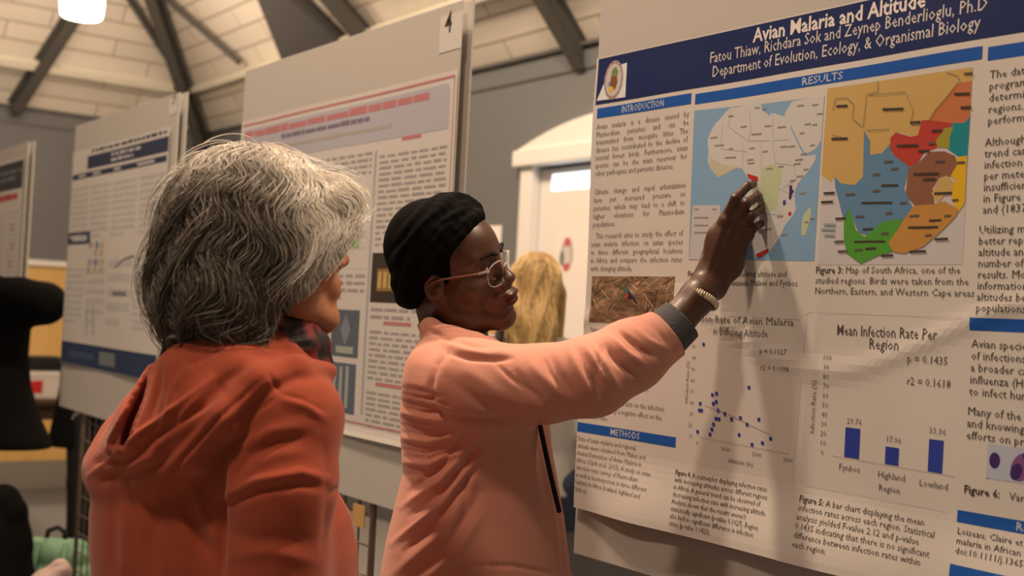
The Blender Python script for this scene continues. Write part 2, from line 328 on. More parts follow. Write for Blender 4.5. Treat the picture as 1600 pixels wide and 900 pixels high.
# ------------------------------------------------------------------ printing on paper
_gl = {}
def glyphs(s, bold=0.0):
    k = (s, bold)
    if k in _gl: return _gl[k]
    cu = bpy.data.curves.new('t', 'FONT'); cu.body = s; cu.size = 1; cu.resolution_u = 1; cu.offset = bold; cu.fill_mode = 'FRONT'
    o = bpy.data.objects.new('t', cu); COL.objects.link(o)
    me = bpy.data.meshes.new_from_object(o.evaluated_get(bpy.context.evaluated_depsgraph_get()))
    V = np.array([v.co[:2] for v in me.vertices]) if len(me.vertices) else np.zeros((0, 2)); F = [tuple(p.vertices) for p in me.polygons]
    bpy.data.objects.remove(o); bpy.data.curves.remove(cu); bpy.data.meshes.remove(me)
    _gl[k] = (V, F); return V, F
def sub_poly(pts, cell):
    """triangulate a 2-d outline and split it until no edge is longer than cell"""
    tri = tessellate_polygon([[Vector((p[0], p[1], 0)) for p in pts]])
    T = [tuple(map(tuple, (pts[a], pts[b], pts[c]))) for a, b, c in tri]; out = []
    while T:
        a, b, c = T.pop()
        e = [(math.dist(a, b), 0), (math.dist(b, c), 1), (math.dist(c, a), 2)]; mx = max(e)
        if mx[0] <= cell: out.append((a, b, c)); continue
        if mx[1] == 0: q = ((a[0]+b[0])/2, (a[1]+b[1])/2); T += [(a, q, c), (q, b, c)]
        elif mx[1] == 1: q = ((b[0]+c[0])/2, (b[1]+c[1])/2); T += [(a, b, q), (a, q, c)]
        else: q = ((c[0]+a[0])/2, (c[1]+a[1])/2); T += [(a, b, q), (q, b, c)]
    idx = {}; V = []; F = []
    for t_ in out:
        area = (t_[1][0]-t_[0][0])*(t_[2][1]-t_[0][1])-(t_[2][0]-t_[0][0])*(t_[1][1]-t_[0][1])
        if abs(area) < 1e-12: continue
        if area < 0: t_ = t_[::-1]
        f = []
        for p in t_:
            k = (round(p[0], 6), round(p[1], 6))
            if k not in idx: idx[k] = len(V); V.append(k)
            f.append(idx[k])
        F.append(tuple(f))
    return V, F
class Sheet:
    def __init__(s, name, yl, lab, cat, grp, zbase, x=XB-0.0008, warp=None):
        s.yl = yl; s.x = x; s.warp = warp or (lambda u, z: 0.0)
        s.root = empty(name, (x, yl-0.5, zbase), lab, cat, grp)
    def P(s, u, z, off=0.0): return (s.x-off*0.45-s.warp(u, z), s.yl-u, z)
    def uv(s, px, py): q = on_x(px, py, s.x-0.002); return (s.yl-q[1], q[2])
    class Ink:
        def __init__(k, sh): k.sh = sh; k.v = []; k.f = []; k.m = []
        def poly(k, pts, mi=0, off=0.0006, cell=0.02):
            V, F = sub_poly([tuple(p) for p in pts], cell); n = len(k.v)
            k.v += [k.sh.P(a, b, off) for a, b in V]; k.f += [tuple(i+n for i in f) for f in F]; k.m += [mi]*len(F); return k
        def rect(k, u0, z0, u1, z1, mi=0, off=0.0006, cell=0.0125):
            nu = max(1, int(abs(u1-u0)/cell)+1); nz = max(1, int(abs(z1-z0)/cell)+1); n = len(k.v)
            ua, ub = min(u0, u1), max(u0, u1); za, zb = min(z0, z1), max(z0, z1)
            for j in range(nz+1):
                for i in range(nu+1): k.v.append(k.sh.P(ua+(ub-ua)*i/nu, za+(zb-za)*j/nz, off))
            for j in range(nz):
                for i in range(nu): a = n+j*(nu+1)+i; k.f.append((a, a+1, a+nu+2, a+nu+1)); k.m.append(mi)
            return k
        def line(k, pts, w, mi=0, off=0.0009):
            for (a, b) in zip(pts[:-1], pts[1:]):
                d = np.array(b)-np.array(a); L_ = np.linalg.norm(d)
                if L_ < 1e-6: continue
                nrm = np.array([-d[1], d[0]])/L_*w/2; d = d/L_*w*0.3
                A_ = np.array(a)-d; B_ = np.array(b)+d
                k.poly([A_-nrm, B_-nrm, B_+nrm, A_+nrm], mi, off, 0.08)
            return k
        def ell(k, u, z, ru, rz, mi=0, off=0.0009, n=18, rot=0.0):
            c, s_ = math.cos(rot), math.sin(rot)
            return k.poly([(u+ru*math.cos(t)*c-rz*math.sin(t)*s_, z+ru*math.cos(t)*s_+rz*math.sin(t)*c) for t in [2*PI*i/n for i in range(n)]], mi, off)
        def text(k, s, u, z, size, width=None, align='L', mi=0, off=0.001, bold=0.0, just=False, rot=0.0, sx=1.0):
            if just and width and ' ' in s:
                ws = s.split(' '); W_ = []
                for q in ws: V, F = glyphs(q, bold); W_.append((V[:, 0].max() if len(V) else 0)*size*sx)
                gap = (width-sum(W_))/(len(ws)-1); x = u
                if gap < 0.18*size: return k.text(s, u, z, size, width, 'L', mi, off, bold)
                for q, wd in zip(ws, W_): k.text(q, x, z, size, None, 'L', mi, off, bold, sx=sx); x += wd+gap
                return k
            V, F = glyphs(s, bold)
            if not len(V): return k
            wn = V[:, 0].max()*size; f = sx if width is None else width/wn; wn *= f
            du = 0 if align == 'L' else (-wn/2 if align == 'C' else -wn)
            n = len(k.v); c, s_ = math.cos(rot), math.sin(rot)
            for a, b in V:
                a = a*size*f+du; b = b*size
                k.v.append(k.sh.P(u+a*c-b*s_, z+a*s_+b*c, off))
            k.f += [tuple(i+n for i in f_) for f_ in F]; k.m += [mi]*len(F); return k
        def greek(k, u0, z0, u1, z1, lines, mi=0, off=0.0007, thick=0.5, last=0.6, seed=1, gap=0.018, wl=(0.02, 0.075)):
            rr = random.Random(seed); pitch = (z0-z1)/lines
            for i in range(lines):
                z = z0-pitch*(i+0.75); u = u0; end = u1 if i < lines-1 else u0+(u1-u0)*last
                while u < end-0.01:
                    l = min(rr.uniform(*wl), end-u); n = 0; h = pitch*thick*rr.uniform(0.85, 1.1)
                    k.rect(u, z, u+l, z+h, mi, off, 0.2); u += l+gap*rr.uniform(0.6, 1.2)
            return k
        def build(k, name, mats, parent=None, label=None):
            o = link_mesh(name, k.v, k.f, mats, parent or k.sh.root, k.m)
            if label: o['label'] = label
            return o
    def ink(s): return Sheet.Ink(s)
    def paper(s, u0, z0, u1, z1, m=None, cell=0.0125):
        k = s.ink(); k.rect(u0, z0, u1, z1, 0, 0.0, cell); n = len(k.v); nf = len(k.f)
        V2 = [(x+0.0003, y, z) for x, y, z in k.v]; F2 = [tuple(i+n for i in f[::-1]) for f in k.f]
        k.v += V2; k.f += F2; k.m += [0]*nf
        return k.build('paper', m or M_paper)

# ------------------------------------------------------------------ the front poster
def smooth(a, b, x): t = min(1, max(0, (x-a)/(b-a))); return t*t*(3-2*t)
def warp_main(u, z):
    d = 0.0022*math.sin(u*9+1)*math.sin(z*7) + 0.0012*math.sin(u*23+z*11) + 0.0028
    d += 0.016*smooth(1.26, 1.125, z)*smooth(0.02, 0.22, u)*(1+0.25*math.sin(u*14))
    d += 0.0022*math.exp(-((z-1.50-0.06*math.sin(u*8))/0.016)**2) + 0.0018*math.exp(-((u-0.58-0.08*(z-1.6))/0.012)**2)*smooth(1.75, 1.3, z)
    return d*(0.35+0.65*smooth(2.03, 1.90, z)) + 0.0004
S = Sheet('poster', Y_MAIN, 'large printed poster with blue header, two Africa maps and small charts on the nearest board', 'poster', 'posters on the display boards', 1.13, warp=warp_main)
S.paper(0.0, 1.131, 1.131, 2.023)
ref = PAPER_REF
C_navy = mat('navy_print', A(27, 33, 62), 0.6); C_blue = mat('blue_print', A(28, 68, 118), 0.6)
S.ink().rect(0.006, 1.928, 1.125, 2.0205, 0, 0.0005).build('header_banner', C_navy)
T = S.ink()
T.text('Avian Malaria and Altitude', *S.uv(1176, 66), 0.0345, S.uv(1447, 18)[0]-S.uv(1176, 66)[0], bold=0.022)
T.build('title_text', M_inkwhite)
T = S.ink()
ua, ub = S.uv(1108, 98), S.uv(1543, 20)
T.text('Fatou Thiaw, Richdara Sok and Zeynep Benderlioglu, Ph.D', ua[0], ua[1]-0.001, 0.0285, ub[0]-ua[0], bold=0.004)
ua, ub = S.uv(1112, 117), S.uv(1533, 48)
T.text('Department of Evolution, Ecology, & Organismal Biology', ua[0], ua[1]-0.004, 0.0285, ub[0]-ua[0], bold=0.004)
T.build('author_text', mat('pale_print', (0.60, 0.58, 0.57), 0.7))
# round crest printed on a white square
k = S.ink(); c0 = S.uv(931, 161); c1 = S.uv(980, 96)
k.poly([S.uv(934, 158), S.uv(978, 152), S.uv(980, 98), S.uv(973, 100), S.uv(960, 110), S.uv(945, 130)], 0, 0.0008)
cu, cz = S.uv(959.5, 125)
k.ell(cu, cz, 0.0275, 0.0385, 1, 0.0011, 28); k.ell(cu, cz, 0.0225, 0.032, 2, 0.0014, 28)
for a in range(14): k.ell(cu+0.025*math.cos(a*PI/7), cz+0.0353*math.sin(a*PI/7), 0.0014, 0.0018, 3, 0.0013, 6)
k.poly([(cu-0.008, cz+0.006), (cu+0.010, cz+0.004), (cu+0.012, cz+0.016), (cu+0.004, cz+0.026), (cu-0.006, cz+0.020)], 4, 0.0017)
k.poly([(cu-0.012, cz-0.012), (cu+0.006, cz-0.020), (cu+0.012, cz-0.006), (cu+0.009, cz+0.006), (cu-0.007, cz+0.008)], 3, 0.0018)
k.poly([(cu-0.016, cz-0.020), (cu-0.004, cz-0.024), (cu+0.002, cz-0.016), (cu-0.008, cz-0.011)], 5, 0.0019)
k.poly([(cu-0.017, cz-0.010), (cu-0.010, cz-0.012), (cu-0.011, cz-0.002), (cu-0.016, cz-0.002)], 6, 0.0019)
k.build('crest', [mat('crest_white', A(195, 175, 155), 0.7), mat('crest_ring', A(150, 115, 100), 0.7), mat('crest_pale', A(175, 150, 128), 0.7), mat('crest_brown', A(112, 66, 40), 0.7), mat('crest_green', A(105, 105, 62), 0.7), mat('crest_yellow', A(196, 148, 40), 0.7), mat('crest_blue', A(120, 130, 140), 0.7)])
def header(u0, u1, z0, z1, s=None, tw=0.1):
    S.ink().rect(u0, z0, u1, z1, 0, 0.0005).build('section_bar', C_blue)
    if s:
        S.ink().text(s, (u0+u1)/2, z0+(z1-z0)*0.2, (z1-z0)*0.95, tw, 'C', bold=0.01).build('section_title', mat('bar_title_print', (0.50, 0.55, 0.62), 0.7))
header(0.013, 0.2715, 1.9005, 1.9205, 'INTRODUCTION', 0.118)
header(0.281, 0.8475, 1.8985, 1.9175, 'RESULTS', 0.082)
header(0.856, 1.117, 1.895, 1.9145, 'RESULTS', 0.082)
header(-0.004+0.004, 0.274, 1.2805, 1.299, 'METHODS', 0.082)
header(0.8435, 1.115, 1.514, 1.532, 'DISCUSSION', 0.1)
header(0.839, 1.112, 1.2435, 1.2605, 'REFERENCES', 0.1)
header(0.836, 1.11, 1.168, 1.185, 'ACKNOWLEDGEMENTS', 0.14)
def para(lines, u, z, dz, size, width, mi=0, just=True, m=None, bold=0.0, lastfull=False, sx=0.92, skew=0.0):
    k = S.ink()
    for i, q in enumerate(lines):
        if not q: continue
        fin = (i == len(lines)-1 or not lines[i+1])
        k.text(q, u+skew*i, z-dz*i, size, None if (fin or not just) else width, just=just and not fin, bold=bold, sx=sx)
    return k.build('text_block', m or M_grey)
para(['Avian malaria is a disease caused by', 'Plasmodium parasites and can be', 'transmitted from mosquito bites. The', 'disease has contributed to the decline of', 'several forest birds. Furthermore, avian', 'species can be the main reservoir for', 'other pathogens and parasitic diseases.'],
     0.014, 1.8785, 0.01535, 0.0152, 0.254)
para(['Climate change and rapid urbanization', 'have put increased pressure on', 'parasites, which may lead to a shift to', 'higher elevations for Plasmodium', 'populations.'], 0.013, 1.7495, 0.0160, 0.0152, 0.254)
para(['  This research aims to study the effect of', 'avian malaria infection on avian species', 'in three different geographical locations', 'in Africa and compare the infection rates', 'with changing altitude.'], 0.010, 1.6625, 0.0160, 0.0152, 0.256)
para(['Figure 1. Southern double-collared sunbird', '(Cinnyris chalybeus) among dry branches.'], 0.02, 1.480, 0.0125, 0.0115, 0.23, just=False)
para(['The avian host community is expected to', 'shape the spread of malaria in Africa.', '', 'We predict that altitude acts on the infection', 'rate and is driven by a negative effect on the', 'prevalence rate.'], 0.004, 1.392, 0.0165, 0.0140, 0.262, just=False)
para(['Data of avian malaria and regional', 'altitude were obtained from Malavi and', 'Animal Dimension of Avian Malaria in', 'Africa (Clark et al., 2013). A study on avian', 'infection rates survey of Plasmodium', 'as well as haemoproteus in three different', 'habitats in Africa (lowland, highland and', 'fynbos).'],
     0.003, 1.2635, 0.0142, 0.0132, 0.25, just=False)
# third column
M_body = M_black
para(['The data were drawn from the open', 'program. The infection rates were', 'determined for each of the study', 'regions, and a t-test analysis was', 'performed.'], 0.860, 1.869, 0.0163, 0.0165, 0.25, just=False, m=M_body, sx=1.0)
para(['Although the scatterplot shows that a', 'trend can be seen between altitude and', 'infection rate (0.0002 percent decrease', 'per meter), the data were', 'insufficient to reject the hypothesis', 'in Figure 3 at (102, 64), (1506, 8)', 'and (1837, 4).'], 0.857, 1.7735, 0.0158, 0.0165, 0.25, just=False, m=M_body, sx=1.0)
para(['Utilizing more data points could give a', 'better representation of how', 'altitude and region change the', 'number of cases and the given', 'results. Moreover, including more', 'information on mosquito species at', 'altitudes below could explain bird', 'populations.'], 0.852, 1.6505, 0.0157, 0.0165, 0.25, just=False, m=M_body, sx=1.0)
para(['Avian species are affected by many kinds', 'of infections, and malaria is a part of', 'a broader category such as avian', 'influenza (HPAI), which are now known', 'to infect humans.'], 0.847, 1.490, 0.0168, 0.0168, 0.25, just=False, m=M_body, sx=1.0)
para(['Many of the birds are threatened species', 'and knowing their risks will help to guide', 'efforts on preserving them.'], 0.846, 1.395, 0.0168, 0.0168, 0.25, just=False, m=M_body, sx=1.0)
k = S.ink(); k.text('Figure 6:', 0.847, 1.286, 0.0155, None, bold=0.02); k.text('Various blood stages of parasites', 0.914, 1.286, 0.0155, None); k.build('caption', M_body)
para(['Loiseau, Claire et al. Spatial variation of', 'malaria in African rainforest birds.', 'doi:10.1111/j.1365-294X'], 0.841, 1.2275, 0.0135, 0.0130, 0.25, just=False, m=M_body, sx=1.05)
# bird photograph with branches
def photo_mat(name, cols, sc, stretch):
    m = bpy.data.materials.new(name); m.use_nodes = True; N = m.node_tree.nodes; L = m.node_tree.links; b = N['Principled BSDF']; b.inputs['Roughness'].default_value = 0.6
    tc = N.new('ShaderNodeTexCoord'); mp = N.new('ShaderNodeMapping'); mp.inputs['Scale'].default_value = stretch; mp.inputs['Rotation'].default_value = (0.6, 0, 0)
    L.new(tc.outputs['Object'], mp.inputs[0]); nz = N.new('ShaderNodeTexNoise'); nz.inputs['Scale'].default_value = sc; nz.inputs['Detail'].default_value = 5; L.new(mp.outputs[0], nz.inputs['Vector'])
    r = N.new('ShaderNodeValToRGB'); L.new(nz.outputs['Fac'], r.inputs[0]); L.new(r.outputs[0], b.inputs['Base Color'])
    el = r.color_ramp.elements; el[0].position = 0.3; el[0].color = (*cols[0], 1); el[1].position = 0.72; el[1].color = (*cols[-1], 1)
    for i, c in enumerate(cols[1:-1]): e = el.new(0.3+0.42*(i+1)/(len(cols)-1)); e.color = (*c, 1)
    return m
k = S.ink(); k.rect(0.016, 1.497, 0.251, 1.588, 0, 0.0005)
rr = random.Random(3)
for i in range(70):
    u, z = rr.uniform(0.018, 0.245), rr.uniform(1.50, 1.58); a = rr.choice([0.5, 0.75, 2.3, 2.6, 1.2])+rr.uniform(-.25, .25); l = rr.uniform(0.015, 0.06)
    p = [(u, z), (u+l*math.cos(a), z+l*math.sin(a))]
    p = [(min(0.2495, max(0.0175, q[0])), min(1.5865, max(1.4985, q[1]))) for q in p]
    k.line(p, rr.uniform(0.0008, 0.0024), rr.choice([1, 1, 2, 3]), 0.0007+0.0000045*i)
k.ell(0.131, 1.553, 0.011, 0.006, 4, 0.0012, 14, -0.7); k.ell(0.125, 1.560, 0.0052, 0.0052, 5, 0.0013, 12); k.ell(0.1255, 1.5505, 0.0048, 0.0052, 6, 0.0014, 12)
k.poly([(0.137, 1.549), (0.141, 1.551), (0.156, 1.538), (0.153, 1.536)], 4, 0.0013); k.poly([(0.1215, 1.562), (0.1205, 1.560), (0.116, 1.5605)], 4, 0.0013)
k.build('bird_photo', [photo_mat('dry_scrub_print', [A(70, 46, 30), A(118, 80, 52), A(150, 108, 70)], 45, (1, 0.6, 2.2)), mat('twig_pale', A(174, 128, 94), 0.6), mat('twig_dark', A(72, 46, 30), 0.6), mat('leaf_green', A(82, 82, 46), 0.6),
    mat('bird_dark', A(35, 42, 45), 0.6), mat('bird_green', A(40, 84, 72), 0.6), mat('bird_red', A(165, 48, 36), 0.6)])
# ---- map of Africa
q4 = lambda L_: [S.uv(1060+a/2.308, 90+b/2.308) for a, b in L_]
k = S.ink(); k.poly([S.uv(1086, 173), S.uv(1290, 151), S.uv(1273, 408), S.uv(1077, 405)], 0, 0.0005)
africa = q4([(112, 340), (108, 300), (118, 270), (135, 238), (150, 222), (168, 200), (185, 182), (215, 178), (255, 168), (282, 166), (300, 172), (298, 188), (316, 200), (328, 212), (336, 200), (352, 202), (372, 210), (393, 212), (404, 236), (410, 262), (424, 290), (440, 325), (452, 345), (462, 356), (500, 350), (497, 368), (486, 390), (470, 412), (452, 432), (436, 452), (424, 476), (421, 500), (426, 548), (408, 580), (388, 604), (376, 628), (366, 650), (345, 682), (318, 712), (290, 724), (282, 716), (276, 690), (262, 650), (252, 612), (243, 570), (252, 530), (246, 492), (262, 462), (258, 438), (244, 420), (232, 400), (206, 402), (182, 416), (150, 433), (134, 420), (118, 398), (110, 372)])
k.poly(africa, 1, 0.0007)
k.poly(q4([(384, 205), (398, 180), (412, 158), (470, 148), (529, 138), (524, 230), (519, 300), (498, 330), (470, 346), (456, 340), (440, 312), (424, 278), (408, 246)]), 1, 0.0007)
k.poly(q4([(250, 175), (300, 168), (360, 160), (410, 155), (412, 150), (330, 146), (262, 152)]), 1, 0.00065)
k.poly(q4([(446, 604), (452, 570), (472, 544), (482, 545), (478, 585), (460, 640), (445, 642)]), 2, 0.0007)
k.poly(q4([(296, 398), (330, 388), (372, 382), (376, 420), (366, 470), (356, 540), (322, 560), (302, 520), (292, 470), (300, 440)]), 2, 0.0009)
k.poly(q4([(118, 360), (160, 385), (205, 392), (232, 398), (206, 401), (182, 414), (150, 430), (134, 418), (118, 396)]), 3, 0.0009)
k.poly(q4([(54, 533), (158, 533), (148, 728), (40, 728)]), 4, 0.0007)
k.line(q4([(54, 533), (158, 533), (148, 728), (40, 728), (54, 533)]), 0.0008, 5, 0.0009)
for y in (548, 578, 606, 632): k.line(q4([(62, y), (62+(80 if y == 548 else 50), y)]), 0.0028, 6, 0.001)
rr = random.Random(11)
for (a, b, l) in [(180, 212, 18), (225, 250, 20), (265, 277, 34), (312, 248, 22), (360, 252, 28), (120, 290, 22), (135, 318, 30), (185, 330, 12), (258, 328, 16), (306, 340, 16), (370, 323, 24), (400, 322, 22), (250, 370, 20), (172, 362, 36), (252, 382, 22), (318, 402, 22), (362, 395, 18), (425, 370, 26), (420, 385, 22), (455, 405, 16), (430, 430, 20), (405, 445, 18), (275, 182, 16), (305, 186, 12), (432, 175, 22), (488, 172, 18), (505, 205, 18), (460, 242, 20), (488, 244, 14), (442, 274, 14), (480, 318, 14), (445, 350, 18), (360, 575, 18), (320, 620, 18), (372, 640, 22), (440, 490, 20), (478, 582, 14), (458, 595, 12)]:
    k.line(q4([(a, b), (a+l, b-2)]), 0.0028, 6, 0.0011)
for L_ in ([(190, 190), (180, 250), (250, 300), (330, 300)], [(255, 190), (262, 260), (250, 300)], [(340, 205), (342, 300), (400, 296)], [(340, 300), (350, 380), (420, 390)], [(160, 240), (155, 330), (250, 340)], [(230, 300), (235, 395)], [(300, 300), (300, 390)], [(420, 390), (430, 440), (380, 470)], [(360, 470), (420, 500)], [(300, 560), (380, 570)], [(250, 590), (330, 590), (340, 680)]):
    k.line(q4(L_), 0.0006, 5, 0.001)
k.poly(q4([(250, 418), (268, 424), (288, 430), (288, 447), (266, 443), (254, 432)]), 7, 0.0013)
k.poly(q4([(402, 462), (412, 460), (413, 475), (420, 482), (412, 492), (408, 512), (400, 510), (402, 488)]), 8, 0.0013); k.poly(q4([(378, 518), (388, 512), (390, 528), (380, 534)]), 9, 0.0013)
k.ell(*q4([(404, 563)])[0], 0.0032, 0.0036, 7, 0.0013, 10)
k.poly(q4([(284, 710), (300, 702), (316, 694), (330, 690), (328, 702), (312, 712), (296, 722), (288, 720)]), 7, 0.0013)
k.build('africa_map', [mat('map_sea', A(114, 132, 140), 0.6), mat('map_land', A(172, 152, 132, k=0.6), 0.6), mat('map_green_tint', A(168, 156, 112), 0.6), mat('map_tan_tint', A(170, 148, 114), 0.6), mat('map_legend', A(164, 146, 130, k=0.6), 0.6), mat('map_line', A(128, 122, 118), 0.6), mat('map_label', A(128, 108, 92), 0.6),
    mat('map_red', A(160, 38, 34), 0.6), mat('map_purple', A(66, 34, 66), 0.6), mat('map_blue_dot', A(58, 56, 100), 0.6)])
# ---- map of South Africa with coloured provinces
k = S.ink(); k.poly([S.uv(1060+541/2.308, 90+112/2.308), S.uv(1060+1067/2.308, 90+36/2.308), S.uv(1060+1022/2.308, 90+745/2.308), S.uv(1060+505/2.308, 90+748/2.308)], 0, 0.0005)
regs = [(1, [(541, 112), (1067, 36), (1063, 88), (1012, 93), (975, 140), (930, 190), (905, 228), (880, 228), (870, 280), (850, 286), (800, 270), (775, 275), (765, 310), (735, 345), (690, 352), (690, 300), (672, 262), (668, 430), (640, 460), (590, 455), (567, 430), (555, 452), (520, 425), (530, 270)]),
 (2, [(1063, 86), (1056, 216), (1040, 236), (985, 238), (905, 228), (930, 190), (975, 140), (1012, 93)]),
 (3, [(1056, 214), (1045, 356), (1010, 356), (975, 332), (966, 290), (990, 238), (1035, 236)]),
 (4, [(880, 226), (905, 226), (992, 238), (966, 290), (935, 325), (885, 345), (865, 377), (830, 396), (790, 376), (765, 332), (765, 290), (785, 270), (840, 286), (865, 280)]),
 (5, [(965, 255), (995, 250), (982, 290), (980, 327), (938, 325), (930, 300)]),
 (6, [(905, 340), (960, 338), (1000, 355), (1008, 385), (985, 427), (940, 432), (915, 470), (922, 527), (850, 532), (818, 495), (830, 400), (870, 375)]),
 (1, [(940, 435), (970, 425), (995, 450), (985, 490), (955, 500), (935, 530), (913, 490)]),
 (7, [(1008, 360), (1043, 354), (1034, 522), (1012, 557), (983, 512), (990, 470), (1000, 440), (983, 426), (1006, 390)]),
 (8, [(672, 262), (692, 300), (690, 352), (735, 345), (765, 312), (768, 345), (832, 394), (812, 470), (844, 540), (815, 582), (790, 592), (735, 602), (690, 642), (650, 627), (620, 545), (600, 587), (570, 470), (567, 430), (590, 455), (640, 460), (668, 430)]),
 (9, [(620, 543), (635, 590), (642, 622), (675, 647), (740, 590), (808, 583), (778, 642), (758, 667), (780, 697), (720, 715), (660, 743), (610, 706), (600, 660), (600, 598)]),
 (10, [(848, 533), (920, 528), (960, 518), (1012, 547), (1000, 572), (950, 622), (880, 682), (815, 706), (778, 702), (758, 667), (790, 622), (815, 580)])]
for i, (mi, L_) in enumerate(regs): k.poly(q4(L_), mi, 0.0007+0.00012*i)
for L_ in ([(560, 190), (570, 150), (610, 145), (635, 170), (630, 220), (665, 250)], [(680, 135), (720, 122), (722, 85)], [(680, 140), (668, 250)], [(690, 135), (820, 125), (850, 190), (838, 240), (870, 240)], [(975, 55), (1015, 68), (1020, 90)], [(1012, 93), (975, 140), (930, 190), (905, 228)], [(680, 262), (760, 258)], [(600, 290), (560, 280)]):
    k.line(q4(L_), 0.0011, 11, 0.0023)
for (a, b, l) in [(575, 176, 36), (740, 187, 72), (840, 235, 34), (558, 294, 54), (1002, 133, 52), (1025, 182, 34), (1038, 60, 26), (918, 265, 34), (790, 318, 74), (868, 338, 36), (905, 310, 20), (745, 377, 28), (770, 402, 22), (705, 423, 22), (735, 462, 56), (705, 482, 22), (610, 495, 28), (665, 525, 104), (800, 525, 22), (750, 562, 20), (645, 575, 26), (670, 620, 32), (640, 665, 104), (735, 635, 22), (640, 695, 26), (680, 690, 32), (850, 420, 88), (930, 375, 30), (885, 440, 40), (830, 613, 104), (835, 572, 30), (905, 588, 40), (960, 572, 20), (890, 642, 20), (925, 490, 60), (1010, 380, 24), (990, 515, 18), (530, 490, 36), (520, 522, 40), (572, 582, 34), (568, 665, 30), (580, 700, 30), (925, 655, 44), (835, 700, 54), (735, 715, 38)]:
    k.line(q4([(a, b), (a+l, b-2)]), 0.0034, 12 if l > 30 else 13, 0.0024)
for (a, b, l) in [(530, 602, 38), (520, 620, 46), (530, 640, 34)]: k.line(q4([(a, b), (a+l, b)]), 0.0034, 14, 0.0024)
k.build('south_africa_map', [mat('map_paper', A(168, 148, 131, k=0.6), 0.6), mat('prov_tan', A(176, 131, 70), 0.6), mat('prov_orange', A(170, 92, 52), 0.6), mat('prov_teal', A(28, 108, 102), 0.6), mat('prov_red', A(160, 52, 38), 0.6), mat('prov_olive', A(140, 118, 40), 0.6), mat('prov_brown', A(124, 74, 50), 0.6), mat('prov_yellow', A(196, 140, 26), 0.6), mat('prov_slate', A(84, 106, 118), 0.6), mat('prov_green', A(74, 122, 40), 0.6), mat('prov_ochre', A(168, 110, 50), 0.6),
    mat('map_river', A(120, 108, 80), 0.6), mat('map_name', A(62, 48, 36), 0.6), mat('map_town', A(88, 68, 52), 0.6), mat('map_ocean_name', A(130, 130, 128), 0.6)])
def caption(fig, rest, px, py, size, dz, sx=0.92, n=2):
    u, z = S.uv(px, py); k = S.ink(); k.text(fig, u, z, size, None, bold=0.02, sx=sx)
    V, _ = glyphs(fig, 0.02); u2 = u+(V[:, 0].max()+0.28)*size*sx
    k.text(rest[0], u2, z, size, None, sx=sx)
    for i, q in enumerate(rest[1:]): k.text(q, u, z-dz*(i+1), size, None, sx=sx)
    return k.build('caption', mat('caption_ink', (0.10, 0.085, 0.075), 0.7))
caption('Figure 2:', ['Map of Africa showing altitude and', 'sites in Cameroon, Tanzania, Malawi and Fynbos.'], 1075, 432, 0.0142, 0.0150, 0.90)
caption('Figure 3:', ['Map of South Africa, one of the', 'studied regions. Birds were taken from the', 'Northern, Eastern, and Western Cape areas'], 1275, 427, 0.0155, 0.0164, 1.0)
caption('Figure 4.', ['A scatterplot displaying infection rates', 'with increasing altitudes across different regions', 'in Africa. A general trend can be observed of', 'decreasing infection rate with increasing altitude.', 'Analysis shows that the results weren\'t', 'statistically significant (p-value 0.1027). Region', 'also had no significant difference in infection', 'rates (p-value 0.1423).'], 1057, 741, 0.0128, 0.0128, 0.86)
caption('Figure 5:', ['A bar chart displaying the mean', 'infection rates across each region. Statistical', 'analysis yielded F-value 2.12 and p-value', '0.1435 indicating that there is no significant', 'difference between infection rates within', 'each region.'], 1252, 783, 0.0145, 0.0142, 0.95)
# ---- scatter chart
g2 = lambda a, b: S.uv(1050+a/3.461, 480+b/3.461)
M_dot = mat('chart_blue', A(44, 52, 110), 0.6)
k = S.ink()
k.line([g2(140, 700), g2(640, 795)], 0.0006, 1)
k.line([g2(180, 532), g2(300, 575), g2(420, 635), g2(545, 695)], 0.0009, 2, 0.0008)
for a, b in [(174, 201), (422, 434), (220, 474), (242, 466), (224, 521), (240, 511), (155, 521), (150, 557), (162, 558), (250, 558), (286, 576), (238, 602), (254, 604), (322, 605), (372, 598), (474, 607), (408, 634), (225, 633), (216, 660), (206, 687), (141, 673), (363, 690), (538, 711), (492, 734), (434, 743)]:
    u, z = g2(a, b); k.rect(u-0.0031, z-0.0029, u+0.0031, z+0.0029, 0, 0.0011)
for i, (a, b) in enumerate([(126, 150), (127, 215), (130, 275), (124, 338), (122, 398), (118, 457), (118, 518), (115, 578), (110, 638), (112, 698)]):
    k.text('%d' % (100-10*i), *g2(a-8, b+8), 0.0095, None, 'C', 3)
for s, a, b in (('0', 138, 745), ('1000', 288, 778), ('2000', 458, 808), ('3000', 632, 838)): k.text(s, *g2(a, b), 0.0105, None, 'C', 3)
k.text('Altitude (m)', *g2(368, 850), 0.0115, None, 'C', 3); u, z = g2(92, 430); k.text('Infection Rate (%)', u, z-0.03, 0.0105, None, 'L', 3, rot=PI/2)
k.build('scatter_chart', [M_dot, mat('axis_ink', A(150, 130, 112), 0.6), mat('trend_ink', A(150, 112, 96), 0.6), mat('chart_text_ink', A(108, 90, 78), 0.6)])
k = S.ink(); u, z = S.uv(1085, 497); uw = S.uv(1240, 504)[0]
k.text('Infection Rate of Avian Malaria', u-0.022, z-0.006, 0.0185, uw-u+0.024); k.text('in Differing Altitude', S.uv(1158, 518)[0], z-0.027, 0.0185, 0.125, 'C')
k.text('p = 0.1027', *g2(486, 248), 0.0125, 0.055); k.text('r2 = 0.1098', *g2(486, 338), 0.0125, 0.060)
k.build('chart_title', mat('title_ink', A(92, 76, 66), 0.6))
k = S.ink()
